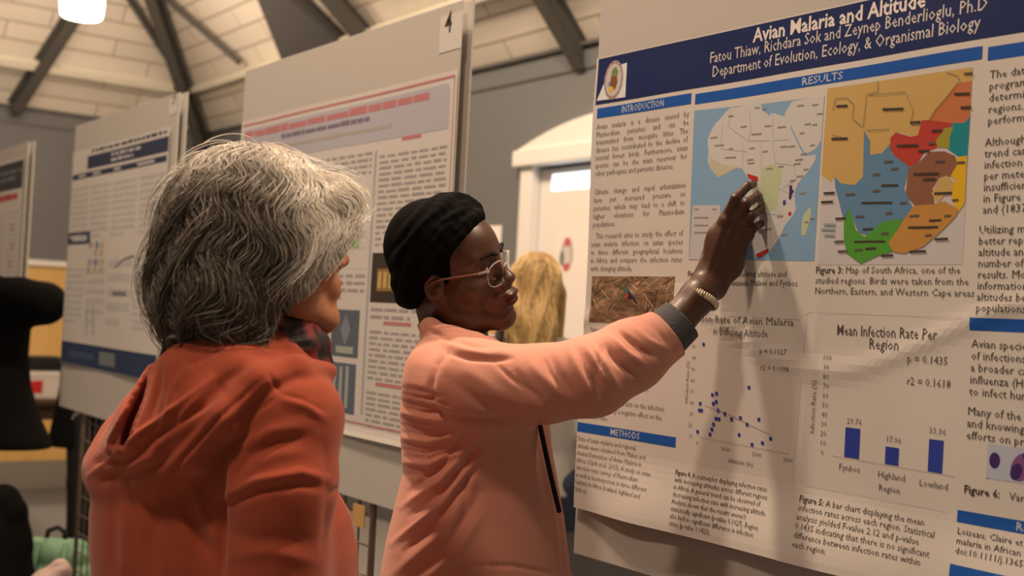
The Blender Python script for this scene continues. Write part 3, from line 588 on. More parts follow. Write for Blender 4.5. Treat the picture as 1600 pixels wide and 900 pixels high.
k.line([S.uv(1250, 495), S.uv(1265, 488), S.uv(1505, 497)], 0.0005, 0); k.line([S.uv(1262, 490), S.uv(1240, 755)], 0.0005, 0); k.line([S.uv(1240, 755), S.uv(1480, 800)], 0.0005, 0); k.line([S.uv(1060, 490), S.uv(1250, 500)], 0.0005, 0)
k.build('chart_border', mat('border_ink', A(158, 136, 118), 0.6))
# ---- bar chart
g3 = lambda a, b: S.uv(1240+a/3.0, 480+b/3.0)
k = S.ink()
k.line([g3(180, 695), g3(760, 795)], 0.0006, 1)
for (a, b, c, d_) in ((238, 312, 566, 712), (430, 496, 656, 745), (634, 706, 621, 780)):
    p0 = g3(a, d_-8); p1 = g3(b-5, c+4); k.rect(p0[0], p0[1]+0.001, p1[0]+0.0025, p1[1], 0, 0.0009)
for i in range(11): a = 158-2.2*i; b = 240+44.4*i; k.text('%d' % (100-10*i), *g3(a, b+8), 0.0118, None, 'C', 2)
for s, a, b in (('29.76', 284, 548), ('17.06', 470, 634), ('33.36', 677, 594)): k.text(s, *g3(a, b), 0.0125, None, 'C', 2)
for s, a, b in (('Fynbos', 262, 768), ('Highland', 460, 806), ('Lowland', 660, 846), ('Region', 450, 866)): k.text(s, *g3(a, b), 0.0140, None, 'C', 3)
u, z = g3(105, 460); k.text('Infection Rate (%)', u, z-0.045, 0.0118, None, 'L', 2, rot=PI/2)
k.build('bar_chart', [M_dot, mat('axis_ink', A(150, 130, 112)), mat('chart_text_ink', A(108, 90, 78)), mat('chart_label_ink', A(92, 76, 66))])
k = S.ink(); u0, z0 = S.uv(1307, 523); u1, _ = S.uv(1465, 524)
k.text('Mean Infection Rate Per', u0, z0, 0.0235, u1-u0, bold=0.004); k.text('Region', S.uv(1381, 546)[0], S.uv(1381, 546)[1], 0.0235, 0.054, 'C', bold=0.004)
k.text('p = 0.1435', *g3(534, 258), 0.0170, 0.066); k.text('r2 = 0.1618', *g3(532, 362), 0.0170, 0.072)
k.build('chart_title', mat('title_dark_ink', A(78, 62, 54), 0.6))
# ---- blood smear photograph
k = S.ink(); u0, z0 = S.uv(1541, 747); u1, z1 = S.uv(1543, 693)
k.rect(u0+0.001, z0, u0+0.165, z1, 0, 0.0005)
zc = (z0+z1)/2
k.ell(u0+0.012, zc+0.002, 0.008, 0.011, 1, 0.0008); k.ell(u0+0.052, zc-0.002, 0.015, 0.021, 2, 0.0008, rot=-0.5); k.ell(u0+0.044, zc-0.009, 0.008, 0.012, 1, 0.0011, rot=-0.4); k.ell(u0+0.060, zc+0.013, 0.008, 0.006, 1, 0.0011)
k.ell(u0+0.095, zc-0.012, 0.014, 0.012, 2, 0.0008); k.ell(u0+0.125, zc+0.010, 0.015, 0.012, 2, 0.0009)
k.rect(u0+0.001, z0, u0+0.004, z0+0.001, 1, 0.0008)
k.build('smear_photo', [mat('smear_pale', A(160, 148, 142), 0.6, vary=0.06, scale=60), mat('smear_dark', A(58, 34, 72), 0.6), mat('smear_purple', A(112, 66, 96), 0.6)])

# ------------------------------------------------------------------ the poster on the board numbered 4
W4 = lambda u, z: 0.003 + 0.0015*math.sin(u*8+z*5) + 0.010*smooth(1.20, 1.14, z)
S4 = Sheet('poster', Y_4, 'pinkish printed poster with red title and small photos on the board numbered 4', 'poster', 'posters on the display boards', 1.14, warp=W4)
def uv4(px, py): return S4.uv(px, py)
uL, uR = uv4(380, 200)[0]-0.012, uv4(715, 113)[0]+0.005
zT, zB = uv4(712, 113)[1]+0.006, uv4(600, 692)[1]
S4.paper(uL, zB, uR, zT)
M_red4 = mat('red_ink', A(168, 98, 88), 0.7); M_lil = mat('lilac_print', A(160, 140, 130), 0.7)
k = S4.ink(); zt4_ = uv4(712, 116)[1]
k.line([(uL+0.012, zt4_-0.004), (uR-0.012, zt4_-0.004)], 0.006); k.line([(uR-0.012, zt4_-0.004), (uR-0.012, zB+0.035)], 0.003); k.line([(uL+0.012, zB+0.035), (uR-0.012, zB+0.035)], 0.004)
k.build('red_border', M_red4)
ht, hb = uv4(690, 133)[1], uv4(690, 203)[1]
S4.ink().poly([(uL+0.02, hb), (uR-0.03, hb), (uR-0.03, ht-0.012), (uR-0.036, ht-0.003), (uR-0.048, ht), (uL+0.02, ht)]).build('header_band', M_lil)
k = S4.ink(); tz = uv4(672, 150)[1]; k.greek(uL+0.03, tz+0.010, uv4(672, 150)[0], tz-0.014, 1, thick=0.8, last=1.0, gap=0.008, wl=(0.05, 0.13), off=0.0011); k.build('title_text', M_red4)
k = S4.ink(); a = uv4(578, 188); k.greek(uv4(440, 215)[0], a[1]+0.012, a[0], a[1]-0.006, 1, last=1.0, off=0.0011, thick=0.7, gap=0.006); a = uv4(612, 195); k.greek(uv4(430, 228)[0], a[1]+0.005, a[0], a[1]-0.010, 1, 1, last=1.0, off=0.0011, thick=0.6, gap=0.006); k.build('author_text', [mat('author_ink', A(112, 92, 92), 0.7), M_pale])
dv = uv4(588, 240)[0]
k = S4.ink(); k.rect(dv-0.006, zB+0.06, dv+0.004, hb-0.025, 0, 0.0008); k.build('column_divider', mat('divider_ink', A(150, 132, 122), 0.7))
cR0, cR1 = dv+0.02, uR-0.03
zz = lambda px, py: uv4(px, py)[1]
def gk(u0, z0, u1, z1, n, seed, m=M_pale, sheet=S4, thick=0.42, gap=0.012, last=0.6, wl=(0.018, 0.06)):
    k = sheet.ink(); k.greek(u0, z0, u1, z1, n, 0, seed=seed, thick=thick, gap=gap, last=last, wl=wl); return k.build('text_block', m)
M_text4 = mat('poster_text_ink', A(142, 122, 107), 0.7)
gk(cR0, zz(690, 225), cR1, zz(640, 385), 16, 21, M_text4)
gk(cR0, zz(610, 478), cR1, zz(610, 502), 2, 22, M_text4)
gk(cR0, zz(600, 515), cR1, zz(590, 596), 9, 23, M_text4)
gk(cR0, zz(600, 612), cR1, zz(590, 672), 7, 24, M_text4)
gk(uL+0.03, hb-0.02, dv-0.02, zz(560, 285), 5, 25, M_text4)
gk(dv-0.30, zz(540, 425), dv-0.02, zz(540, 470), 4, 26, M_text4)
for px, py, l in ((628, 217, 0.09), (600, 505, 0.13), (588, 600, 0.13)): u, z = uv4(px, py); S4.ink().rect(u, z-0.004, u+l, z+0.005, 0, 0.0008).build('section_title', M_red4)
k = S4.ink()
k.rect(dv-0.32, zz(545, 420), dv-0.02, zz(545, 300), 0, 0.0004)
z0 = zz(550, 388)
for px0, px1, py, mi in ((524, 533, 350, 1), (534, 542, 368, 2), (543, 552.5, 362, 3), (553.5, 564.5, 325, 4)):
    k.rect(uv4(px0, py)[0], z0, uv4(px1, py)[0], zz((px0+px1)/2, py), mi, 0.0008)
k.line([(dv-0.30, z0), (dv-0.03, z0)], 0.0015, 5); k.build('bar_chart', [M_paper, mat('bar_orange', A(170, 110, 60)), mat('bar_blue', A(60, 84, 140)), mat('bar_red', A(160, 50, 50)), mat('bar_green', A(92, 132, 48)), M_pale])
k = S4.ink(); u0 = uv4(583, 400)[0]; k.rect(u0, zz(600, 473), cR1-0.06, zz(600, 395), 0)
k.rect(u0+0.03, zz(600, 455), u0+0.14, zz(600, 420), 1, 0.0009)
for i in range(4): k.rect(u0+0.035+0.026*i, zz(600, 450), u0+0.05+0.026*i, zz(600, 425), 2, 0.0011)
k.build('photo', [mat('photo_dark', A(58, 44, 34)), mat('photo_amber', A(130, 92, 48)), mat('photo_gold', A(176, 134, 74))])
k = S4.ink()
for (x0, x1, y0, y1, mi) in ((468, 515, 482, 556, 0), (520, 564, 484, 558, 1), (466, 511, 563, 640, 0), (514, 558, 567, 645, 2)):
    k.rect(uv4(x0, y0)[0], zz((x0+x1)/2, y1), uv4(x1, y0)[0], zz((x0+x1)/2, y0), mi, 0.0006)
u, z = uv4(541, 515); k.poly([(u-0.028, z), (u, z-0.042), (u+0.028, z), (u, z+0.042)], 3, 0.0009)
u, z = uv4(541, 545); k.rect(u-0.055, z-0.012, u+0.04, z+0.006, 4, 0.0009)
for i in range(3): u, z = uv4(522+10*i, 605); k.rect(u-0.008, z-0.055, u+0.008, z+0.055, 4, 0.0009)
k.build('photo_grid', [mat('slate_print', A(98, 90, 94)), mat('dark_slate_print', A(84, 80, 78)), mat('dark_slate_print2', A(86, 82, 84)), mat('diamond_print', A(112, 106, 102)), mat('pale_vial_print', A(148, 136, 112))])
# the paper with the number 4
n4 = Sheet('number_card', Y_4, 'white paper card printed with the number 4 at the top corner of its board', 'card', None, 2.0)
c0 = n4.uv(684, 90); c1 = n4.uv(722, 10)
n4.paper(c0[0], c0[1]+0.01, c1[0]+0.003, c1[1]-0.008, cell=0.1)
n4.ink().text('4', *n4.uv(693.5, 52), 0.072, 0.030, bold=0.008).build('number', M_black)

# ------------------------------------------------------------------ the dark blue banded poster
S3 = Sheet('poster', Y_3, 'printed poster with dark blue bands at top and bottom, behind the grey hair', 'poster', 'posters on the display boards', 1.2, warp=lambda u, z: 0.003+0.0015*math.sin(u*7+z*6))
v3 = S3.uv
pL, pR, pT, pB = 0.0, 1.165, v3(278, 198)[1]+0.008, v3(100, 565)[1]-0.005
S3.paper(pL, pB, pR, pT)
M_nv3 = mat('dark_navy_print', A(50, 50, 60), 0.7); M_tx3 = mat('pale_text_print', A(160, 140, 124, k=0.6), 0.7)
zt_, zb_ = v3(275, 210)[1], v3(275, 234)[1]
k = S3.ink(); k.rect(v3(138, 250)[0], zb_, pR-0.01, zt_, 0); k.build('header_banner', M_nv3)
k = S3.ink(); k.greek(v3(175, 235)[0], (zt_+zb_)/2+0.022, v3(224, 230)[0], (zt_+zb_)/2-0.022, 2, last=0.7, off=0.001, thick=0.6); k.greek(v3(145, 235)[0], zt_+0.03, v3(262, 210)[0], zt_+0.006, 1, 1, last=1, off=0.001); k.build('title_text', [M_tx3, M_nv3])
za, zb2 = v3(272, 240)[1], v3(272, 250)[1]
k = S3.ink(); k.rect(0.012, zb2, pR-0.02, za, 0); k.build('section_bar', M_nv3)
for u0, u1 in ((0.10, 0.2), (0.30, 0.40), (0.56, 0.64), (0.83, 1.02)): S3.ink().rect(u0, zb2+0.006, u1, za-0.006, 0, 0.001).build('section_title', M_tx3)
k = S3.ink(); a, b = v3(107, 365), v3(139, 377); k.rect(a[0], b[1]-0.01, b[0]+0.02, a[1]+0.002, 0); k.rect(a[0]+0.06, b[1]+0.003, b[0]-0.03, a[1]-0.012, 1, 0.001); k.build('section_bar', [M_nv3, M_tx3])
for i, (u0, u1) in enumerate(((0.02, 0.26), (0.30, 0.53), (0.57, 0.84), (0.88, 1.13))):
    gk(u0, zb2-0.03, u1, zb2-0.26, 9, 40+i, M_tx3, S3, gap=0.01, thick=0.5)
    gk(u0, 1.66 if i else 1.62, u1, pB+0.17, 5+2*(i % 2)+(4 if i in (0, 3) else 0), 50+i, M_tx3, S3, gap=0.01, thick=0.5)
k = S3.ink()
for j, (px, py) in enumerate(((142, 383), (152, 383), (160, 383), (150, 395), (159, 395), (140, 410), (150, 410), (160, 410), (138, 422), (148, 422), (158, 422))):
    u, z = v3(px, py); k.rect(u-0.022, z-0.013, u+0.022, z+0.013, (0, 1, 2, 2, 2, 0, 1, 2, 0, 2, 2)[j], 0.0008)
M_figs = [mat('fig_red', A(158, 120, 100)), mat('fig_blue', A(112, 108, 116)), mat('fig_orange', A(168, 138, 98)), mat('fig_grey', A(128, 120, 112)), M_paper, mat('fig_dark', A(112, 98, 90))]
k.build('icon_table', M_figs); k = S3.ink()
for j in range(4):
    for q in (-1, 1): u, z = v3(140+q*5, 482+12*j); k.ell(u, z, 0.02, 0.014, 3, 0.0008, 6); k.ell(u, z, 0.013, 0.009, 4, 0.001, 6)
k.build('hexagon_diagram', M_figs)
S3.ink().rect(*v3(176, 462), v3(198, 458)[0], v3(176, 455)[1], 5, 0.0008).build('dark_label', M_figs)
S3.ink().line([v3(180, 418), v3(195, 405), v3(210, 400)], 0.01, 5).build('line_plot', M_figs)
za, zb2 = v3(150, 545)[1]+0.012, v3(150, 575)[1]-0.004
k = S3.ink(); k.rect(pL+0.005, zb2, pR-0.01, za, 0); k.rect(v3(155, 553)[0], zb2+0.02, v3(180, 560)[0], za-0.02, 1, 0.001); k.rect(v3(108, 548)[0], zb2+0.03, v3(145, 560)[0], za-0.035, 2, 0.001); k.build('footer_banner', [mat('footer_navy', A(46, 50, 64)), mat('footer_picture', A(104, 98, 88)), mat('footer_logo', A(62, 66, 76))])
n3 = Sheet('number_card', Y_3, 'small card printed with the number 3 on the corner of the dark blue banded board', 'card', None, 2.0)
c0 = n3.uv(270, 178); c1 = n3.uv(279, 152); n3.paper(1.13, c0[1], 1.205, c1[1], cell=0.1); n3.ink().text('3', 1.152, c0[1]+0.035, 0.09, 0.035, bold=0.005).build('number', M_grey)

# ------------------------------------------------------------------ the leftmost poster
S2 = Sheet('poster', Y_2, 'leftmost poster with a black header and a red line, cut by the picture edge', 'poster', 'posters on the display boards', 1.2, warp=lambda u, z: 0.003+0.001*math.sin(u*7))
v2 = S2.uv
pT, pB, pR = v2(38, 247)[1]+0.01, v2(30, 430)[1]-0.1, v2(46, 300)[0]-0.0
pR = 1.19
S2.paper(0.03, pB, pR, pT)
za, zb2 = v2(40, 248)[1], v2(40, 292)[1]
k = S2.ink(); k.rect(0.04, zb2, pR-0.02, za, 0); k.greek(0.3, za-0.03, pR-0.06, zb2+0.04, 2, 1, off=0.001, thick=0.5, last=0.9, gap=0.03, wl=(0.06, 0.16)); k.build('header_banner', [mat('black_banner', A(64, 56, 52)), mat('banner_text', A(110, 98, 90))])
z0 = v2(35, 307)[1]; k = S2.ink(); k.greek(0.1, z0+0.03, pR-0.1, z0-0.02, 1, last=1.0, off=0.001, thick=0.7, gap=0.01, wl=(0.1, 0.2)); k.build('section_title', mat('bright_red_ink', A(168, 60, 54)))
gk(0.62, z0-0.06, 0.88, pB+0.05, 16, 61, M_tx3, S2, thick=0.4); gk(0.92, z0-0.06, pR-0.04, pB+0.05, 14, 62, M_tx3, S2, thick=0.4)
k = S2.ink()
for i in range(6): u, z = 1.02+0.03*(i % 2), z0-0.15-0.09*i; k.rect(u-0.03, z-0.02, u+0.03, z+0.02, 0, 0.001)
k.build('figures', mat('pink_figure', A(165, 132, 120)))
# ------------------------------------------------------------------ continuous figures: distance fields meshed with surface nets
def axis(lo, hi, coarse, fine=()):
    """grid lines from lo to hi, step = coarse, finer inside the (a, b, step) spans"""
    xs = [lo]; x = lo
    while x < hi:
        st = coarse
        for a, b, s in fine:
            if a-1e-9 <= x < b: st = min(st, s)
        nx = x+st
        for a, b, s in fine:
            if x < a-1e-9 < nx-1e-9: nx = a
        xs.append(nx); x = nx
    return np.array(xs)
class Field:
    def __init__(s, X, Y, Z): s.ax = (X, Y, Z); s.D = np.full((len(X), len(Y), len(Z)), 0.5, np.float32)
    def region(s, lo, hi):
        sl = []
        for a, l, h in zip(s.ax, lo, hi):
            i0 = max(0, np.searchsorted(a, l)-1); i1 = min(len(a), np.searchsorted(a, h)+1)
            if i1 <= i0: return None, None
            sl.append(slice(i0, i1))
        P = np.stack(np.meshgrid(*[a[q] for a, q in zip(s.ax, sl)], indexing='ij'), -1).astype(np.float32)
        return tuple(sl), P
    def op(s, lo, hi, fn, k=0.0, sub=False, inter=False):
        m = k*1.05+0.03
        sl, P = s.region(np.asarray(lo)-m, np.asarray(hi)+m)
        if sl is None: return s
        d = fn(P); a = s.D[sl]
        if sub: d = -d; s.D[sl] = (-s._smin(-a, -d, k)) if k else np.maximum(a, d)
        else: s.D[sl] = s._smin(a, d, k) if k else np.minimum(a, d)
        return s
    @staticmethod
    def _smin(a, b, k):
        h = np.clip(0.5+0.5*(b-a)/k, 0, 1); return b+(a-b)*h-k*h*(1-h)
    def ell(s, c, r, R=None, k=0.0, sub=False):
        c = np.asarray(c, np.float32); r = np.asarray(r, np.float32); mr = float(max(r))
        def fn(P):
            q = P-c
            if R is not None: q = q@np.asarray(R, np.float32)      # columns of R are the ellipsoid axes
            k0 = np.linalg.norm(q/r, axis=-1); k1 = np.linalg.norm(q/(r*r), axis=-1)+1e-9
            return k0*(k0-1)/k1
        return s.op(c-mr, c+mr, fn, k, sub)
    def cone(s, a, b, ra, rb, k=0.0, sub=False, flat=None, fac=1.0):
        a = np.asarray(a, np.float32); b = np.asarray(b, np.float32); mr = max(ra, rb)*max(1, 1/fac)
        def fn(P):
            q = P-a; ba = b-a
            if flat is not None:
                n = np.asarray(flat, np.float32); n = n/np.linalg.norm(n); q = q+((fac-1)*(q@n))[..., None]*n; ba = ba+(fac-1)*(ba@n)*n
            t = np.clip((q@ba)/(ba@ba), 0, 1); return np.linalg.norm(q-t[..., None]*ba, axis=-1)-(ra+(rb-ra)*t)
        return s.op(np.minimum(a, b)-mr, np.maximum(a, b)+mr, fn, k, sub)
    def chain(s, pts, rs, k=0.01, sub=False, kk=None, flat=None, fac=1.0):
        """a tapered tube through pts, its own links joined with kk, then joined to the field with k"""
        pts = [np.asarray(p, np.float32) for p in pts]; mr = max(rs)*max(1, 1/fac)
        def fn(P):
            d = None
            for (a, b, ra, rb) in zip(pts[:-1], pts[1:], rs[:-1], rs[1:]):
                q = P-a; ba = b-a
                if flat is not None:
                    n = np.asarray(flat, np.float32); n = n/np.linalg.norm(n); q = q+((fac-1)*(q@n))[..., None]*n; ba = ba+(fac-1)*(ba@n)*n
                t = np.clip((q@ba)/(ba@ba+1e-12), 0, 1); e = np.linalg.norm(q-t[..., None]*ba, axis=-1)-(ra+(rb-ra)*t)
                d = e if d is None else (s._smin(d, e, kk) if kk else np.minimum(d, e))
            return d
        return s.op(np.min(pts, 0)-mr, np.max(pts, 0)+mr, fn, k, sub)
    def loft(s, secs, ax_s, ax_f, k=0.0, sub=False, pw=2.3):
        """upright body of elliptic sections: (center, half width along ax_s, half depth along ax_f)"""
        z = np.array([q[0][2] for q in secs]); o = np.argsort(z); z = z[o]
        C = np.array([secs[i][0] for i in o]); Wd = np.array([secs[i][1] for i in o]); Dp = np.array([secs[i][2] for i in o])
        mr = max(Wd.max(), Dp.max()); lo = np.array([C[:, 0].min()-mr, C[:, 1].min()-mr, z[0]]); hi = np.array([C[:, 0].max()+mr, C[:, 1].max()+mr, z[-1]])
        a2 = np.asarray(ax_s[:2], np.float32); f2 = np.asarray(ax_f[:2], np.float32)
        def fn(P):
            pz = P[..., 2]; cx = np.interp(pz, z, C[:, 0]); cy = np.interp(pz, z, C[:, 1]); w_ = np.interp(pz, z, Wd); d_ = np.interp(pz, z, Dp)
            qx = P[..., 0]-cx; qy = P[..., 1]-cy; u = np.abs(qx*a2[0]+qy*a2[1])/w_; v = np.abs(qx*f2[0]+qy*f2[1])/d_
            kk = (u**pw+v**pw+1e-9)**(1/pw); d = (kk-1)*np.minimum(w_, d_)*0.9
            return np.maximum(d, np.maximum(z[0]-pz, pz-z[-1]))
        return s.op(lo, hi, fn, k, sub)
    def mesh(s, smooth_it=1):
        D = s.D; D = np.where(np.abs(D) < 1e-7, np.float32(1e-7), D); S = D < 0; nx, ny, nz = D.shape; X, Y, Z = s.ax
        cell = np.zeros((nx-1, ny-1, nz-1), np.uint8)
        for i in (0, 1):
            for j in (0, 1):
                for k in (0, 1): cell += S[i:nx-1+i, j:ny-1+j, k:nz-1+k]
        act = (cell > 0) & (cell < 8); I = np.argwhere(act); vid = np.full(act.shape, -1, np.int64); vid[act] = np.arange(len(I))
        acc = np.zeros((len(I), 3)); cnt = np.zeros(len(I))
        cor = [(i, j, k) for i in (0, 1) for j in (0, 1) for k in (0, 1)]
        vals = {c: D[I[:, 0]+c[0], I[:, 1]+c[1], I[:, 2]+c[2]] for c in cor}
        for c in cor:
            for a in range(3):
                if c[a]: continue
                e = list(c); e[a] = 1; e = tuple(e); va, vb = vals[c], vals[e]; m = (va < 0) != (vb < 0)
                if not m.any(): continue
                t = va[m]/(va[m]-vb[m]); p = np.tile(np.array(c, float), (m.sum(), 1)); p[:, a] += t; acc[m] += p; cnt[m] += 1
        q = I+acc/cnt[:, None]
        V = np.stack([np.interp(q[:, 0], np.arange(nx), X), np.interp(q[:, 1], np.arange(ny), Y), np.interp(q[:, 2], np.arange(nz), Z)], 1)
        F = []
        for a in range(3):
            o = [1, 1, 1]; sl0 = [slice(1, n-1) for n in D.shape]; sl1 = list(sl0); sl0[a] = slice(0, D.shape[a]-1); sl1[a] = slice(1, D.shape[a])
            s0 = S[tuple(sl0)]; s1 = S[tuple(sl1)]; E = np.argwhere(s0 != s1)
            if not len(E): continue
            b, c = [(1, 2), (2, 0), (0, 1)][a]
            base = E.copy()
            for ax in (b, c): base[:, ax] += 1
            inside = S[tuple(base.T)]
            quad = []
            for db, dc in ((0, 0), (-1, 0), (-1, -1), (0, -1)):
                g = base.copy(); g[:, b] += db; g[:, c] += dc; quad.append(vid[tuple(g.T)])
            Q = np.stack(quad, 1); Q[~inside] = Q[~inside][:, ::-1]; F.append(Q)
        F = np.concatenate(F); F = F[(F >= 0).all(1)]
        V = relax(V, F, smooth_it)
        return V, F
def edges_of(F):
    return np.concatenate([F[:, [0, 1]], F[:, [1, 2]], F[:, [2, 3]], F[:, [3, 0]]]) if F.shape[1] == 4 else np.concatenate([F[:, [0, 1]], F[:, [1, 2]], F[:, [2, 0]]])
def relax(V, F, it, lam=0.5, mu=-0.52):
    E = edges_of(F); n = len(V)
    deg = np.bincount(E.ravel(), minlength=n).astype(float)[:, None]+1e-9
    for i in range(it):
        for l in (lam, mu):
            S_ = np.stack([np.bincount(E[:, 0], V[E[:, 1], a], n)+np.bincount(E[:, 1], V[E[:, 0], a], n) for a in range(3)], 1)/deg
            V = V+l*(S_-V)
    return V
def normals(V, F):
    n = np.cross(V[F[:, 2]]-V[F[:, 0]], V[F[:, -1]]-V[F[:, 1]]); N = np.stack([np.bincount(F.ravel(), np.repeat(n[:, a], F.shape[1]), len(V)) for a in range(3)], 1)
    return N/(np.linalg.norm(N, axis=1, keepdims=True)+1e-12)
def fold(V, N, pts, width, amp, Z=None, taper=True, side=-1.0):
    """press a fold into cloth along a line seen on the camera side (width in px at that depth, amp in metres)"""
    px, py, _ = project(V); W = CAM-V; W = W/np.linalg.norm(W, axis=1, keepdims=True)
    face = np.clip((N*W).sum(1)*4+0.6, 0, 1); pts = np.asarray(pts, float)
    L_ = np.concatenate([[0], np.cumsum(np.linalg.norm(np.diff(pts, axis=0), axis=1))]); best = np.full(len(V), 1e9); tt = np.zeros(len(V))
    m = (px > pts[:, 0].min()-4*width) & (px < pts[:, 0].max()+4*width) & (py > pts[:, 1].min()-4*width) & (py < pts[:, 1].max()+4*width) & (face > 0)
    if Z is not None: m &= (_ > Z[0]) & (_ < Z[1])
    q = np.stack([px[m], py[m]], 1); b = np.full(len(q), 1e9); tb = np.zeros(len(q))
    for i in range(len(pts)-1):
        a = pts[i]; d = pts[i+1]-a; t = np.clip(((q-a)@d)/(d@d), 0, 1); e = np.linalg.norm(q-a-t[:, None]*d, axis=1); u = e < b
        b[u] = e[u]; tb[u] = (L_[i]+t[u]*np.linalg.norm(d))/L_[-1]
    g = np.exp(-(b/width)**2)*(np.sin(np.clip(tb, 0.02, 0.98)*PI)**0.5 if taper else 1)*face[m]
    V[m] += N[m]*(amp*g)[:, None]
def figure_mesh(name, V, F, mats, parent, mi=None): return link_mesh(name, V, F, mats, parent, mi, True)
def rot_basis(yaw_vec, pitch=0.0, roll=0.0):
    """columns: right, forward, up of a head or body that looks along yaw_vec (horizontal), pitched up and rolled"""
    f = np.array([yaw_vec[0], yaw_vec[1], 0.0]); f /= np.linalg.norm(f); u = np.array([0, 0, 1.0]); r = np.cross(f, u)
    f2 = math.cos(pitch)*f+math.sin(pitch)*u; u2 = -math.sin(pitch)*f+math.cos(pitch)*u
    r2 = math.cos(roll)*r+math.sin(roll)*u2; u3 = -math.sin(roll)*r+math.cos(roll)*u2
    return np.stack([r2, f2, u3], 1)
def head_field(fd, C, B, s=1.0, full_lips=0.0, nose_w=1.0, ear=True, zlo=1.0, zhi=1.0, mouth=0.0, brow=0.0, ear_y=-0.012):
    """skull, face and ears into field fd; C = point between the ears, B = basis, s = scale"""
    T = lambda x, y, z: C+B@(np.array([x, y, 0.018+(z-0.018)*(zlo if z < 0.018 else zhi)])*s)
    E = lambda c, r, k=0.012, sub=False, R=None: fd.ell(T(*c), np.array([r[0], r[1], r[2]*(zlo if c[2] < 0.012 else (zhi if c[2] > 0.03 else 1))])*s, B if R is None else B@R, k*s, sub)
    Cn = lambda a, b, ra, rb, k=0.012, sub=False: fd.cone(T(*a), T(*b), ra*s, rb*s, k*s, sub)
    E((0, -0.012, 0.050), (0.073, 0.090, 0.080), 0.0)
    E((0, 0.030+brow, 0.045), (0.064, 0.062, 0.058), 0.02)
    E((0, 0.040, -0.018), (0.057, 0.050, 0.062), 0.025)
    for q in (-1, 1):
        Cn((q*0.054, 0.002, -0.035), (q*0.046, 0.022, -0.072), 0.020, 0.018, 0.03); Cn((q*0.046, 0.022, -0.070), (q*0.012, 0.072+mouth, -0.096), 0.019, 0.018, 0.025)
        E((q*0.040, 0.055, -0.018), (0.026, 0.026, 0.024), 0.02)
        Cn((q*0.014, 0.088, 0.036), (q*0.048, 0.070, 0.036), 0.009, 0.009, 0.014)          # brow ridge
    E((0, 0.078+mouth, -0.094), (0.020, 0.017, 0.016), 0.016)
    E((0, 0.020+mouth*0.7, -0.075), (0.040, 0.045, 0.022), 0.02)
    for q in (-1, 1): E((q*0.031, 0.104, 0.018), (0.019, 0.018, 0.013), 0.014, True)
    Cn((0, 0.086, 0.030), (0, 0.108, -0.014), 0.0075, 0.0105, 0.014); E((0, 0.109, -0.016), (0.0125*nose_w, 0.0115, 0.010), 0.008)
    for q in (-1, 1): E((q*0.0135*nose_w, 0.097, -0.020), (0.0095, 0.012, 0.0085), 0.006)
    for q in (-1, 1): E((q*0.0075*nose_w, 0.105, -0.0275), (0.004, 0.005, 0.004), 0.003, True)
    for q in (-1, 1):                                                                      # lids around the eyeballs
        E((q*0.031, 0.0775, 0.018), (0.0155, 0.0142, 0.0135), 0.004); E((q*0.031, 0.093, 0.0165), (0.0135, 0.012, 0.0036), 0.002, True)
    l = full_lips
    E((0, 0.080+mouth, -0.052), (0.032, 0.022, 0.022), 0.02)
    E((0, 0.095+0.003*l+mouth, -0.0475), (0.022+0.002*l, 0.0095+0.002*l, 0.0055+0.003*l), 0.006); E((0, 0.0925+0.003*l+mouth, -0.0605), (0.019+0.002*l, 0.0100+0.002*l, 0.0065+0.003*l), 0.006)
    Cn((-0.022, 0.097+mouth, -0.0545), (0, 0.108+0.004*l+mouth, -0.0535), 0.0016, 0.0022, 0.003, True); Cn((0.022, 0.097+mouth, -0.0545), (0, 0.108+0.004*l+mouth, -0.0535), 0.0016, 0.0022, 0.003, True)
    if ear:
        for q in (-1, 1):
            a = 0.35*q; Re = np.array([[math.cos(a), -math.sin(a), 0], [math.sin(a), math.cos(a), 0], [0, 0, 1]])
            E((q*0.076, ear_y, 0.004), (0.0085, 0.0185, 0.031), 0.005, False, Re); E((q*0.085, ear_y+0.002, 0.008), (0.0065, 0.0105, 0.019), 0.004, True, Re)
            E((q*0.080, ear_y+0.008, 0.000), (0.004, 0.005, 0.007), 0.003)
    return T
def eyes(T, B, s, parent, iris, white=(0.62, 0.56, 0.50)):
    for q in (-1, 1):
        c = T(q*0.031, 0.0775, 0.018); bm = bmesh.new(); bmesh.ops.create_uvsphere(bm, u_segments=24, v_segments=16, radius=0.0125*s)
        V = []; F = [[v.index for v in f.verts] for f in bm.faces]; mi = []
        bm.verts.ensure_lookup_table()
        for v in bm.verts: p = np.array([v.co.x, v.co.z, v.co.y]); V.append(c+B@p)
        for f in bm.faces:
            ang = math.acos(max(-1, min(1, f.calc_center_median().normalized().z))); mi.append(2 if ang < 0.18 else (1 if ang < 0.45 else 0))
        bm.free(); link_mesh('eye', V, [g[::-1] for g in F], [mat('eye_white', white, 0.25), mat('iris_brown', iris, 0.2), mat('pupil_black', (0.01, 0.01, 0.01), 0.15)], parent, mi, True)
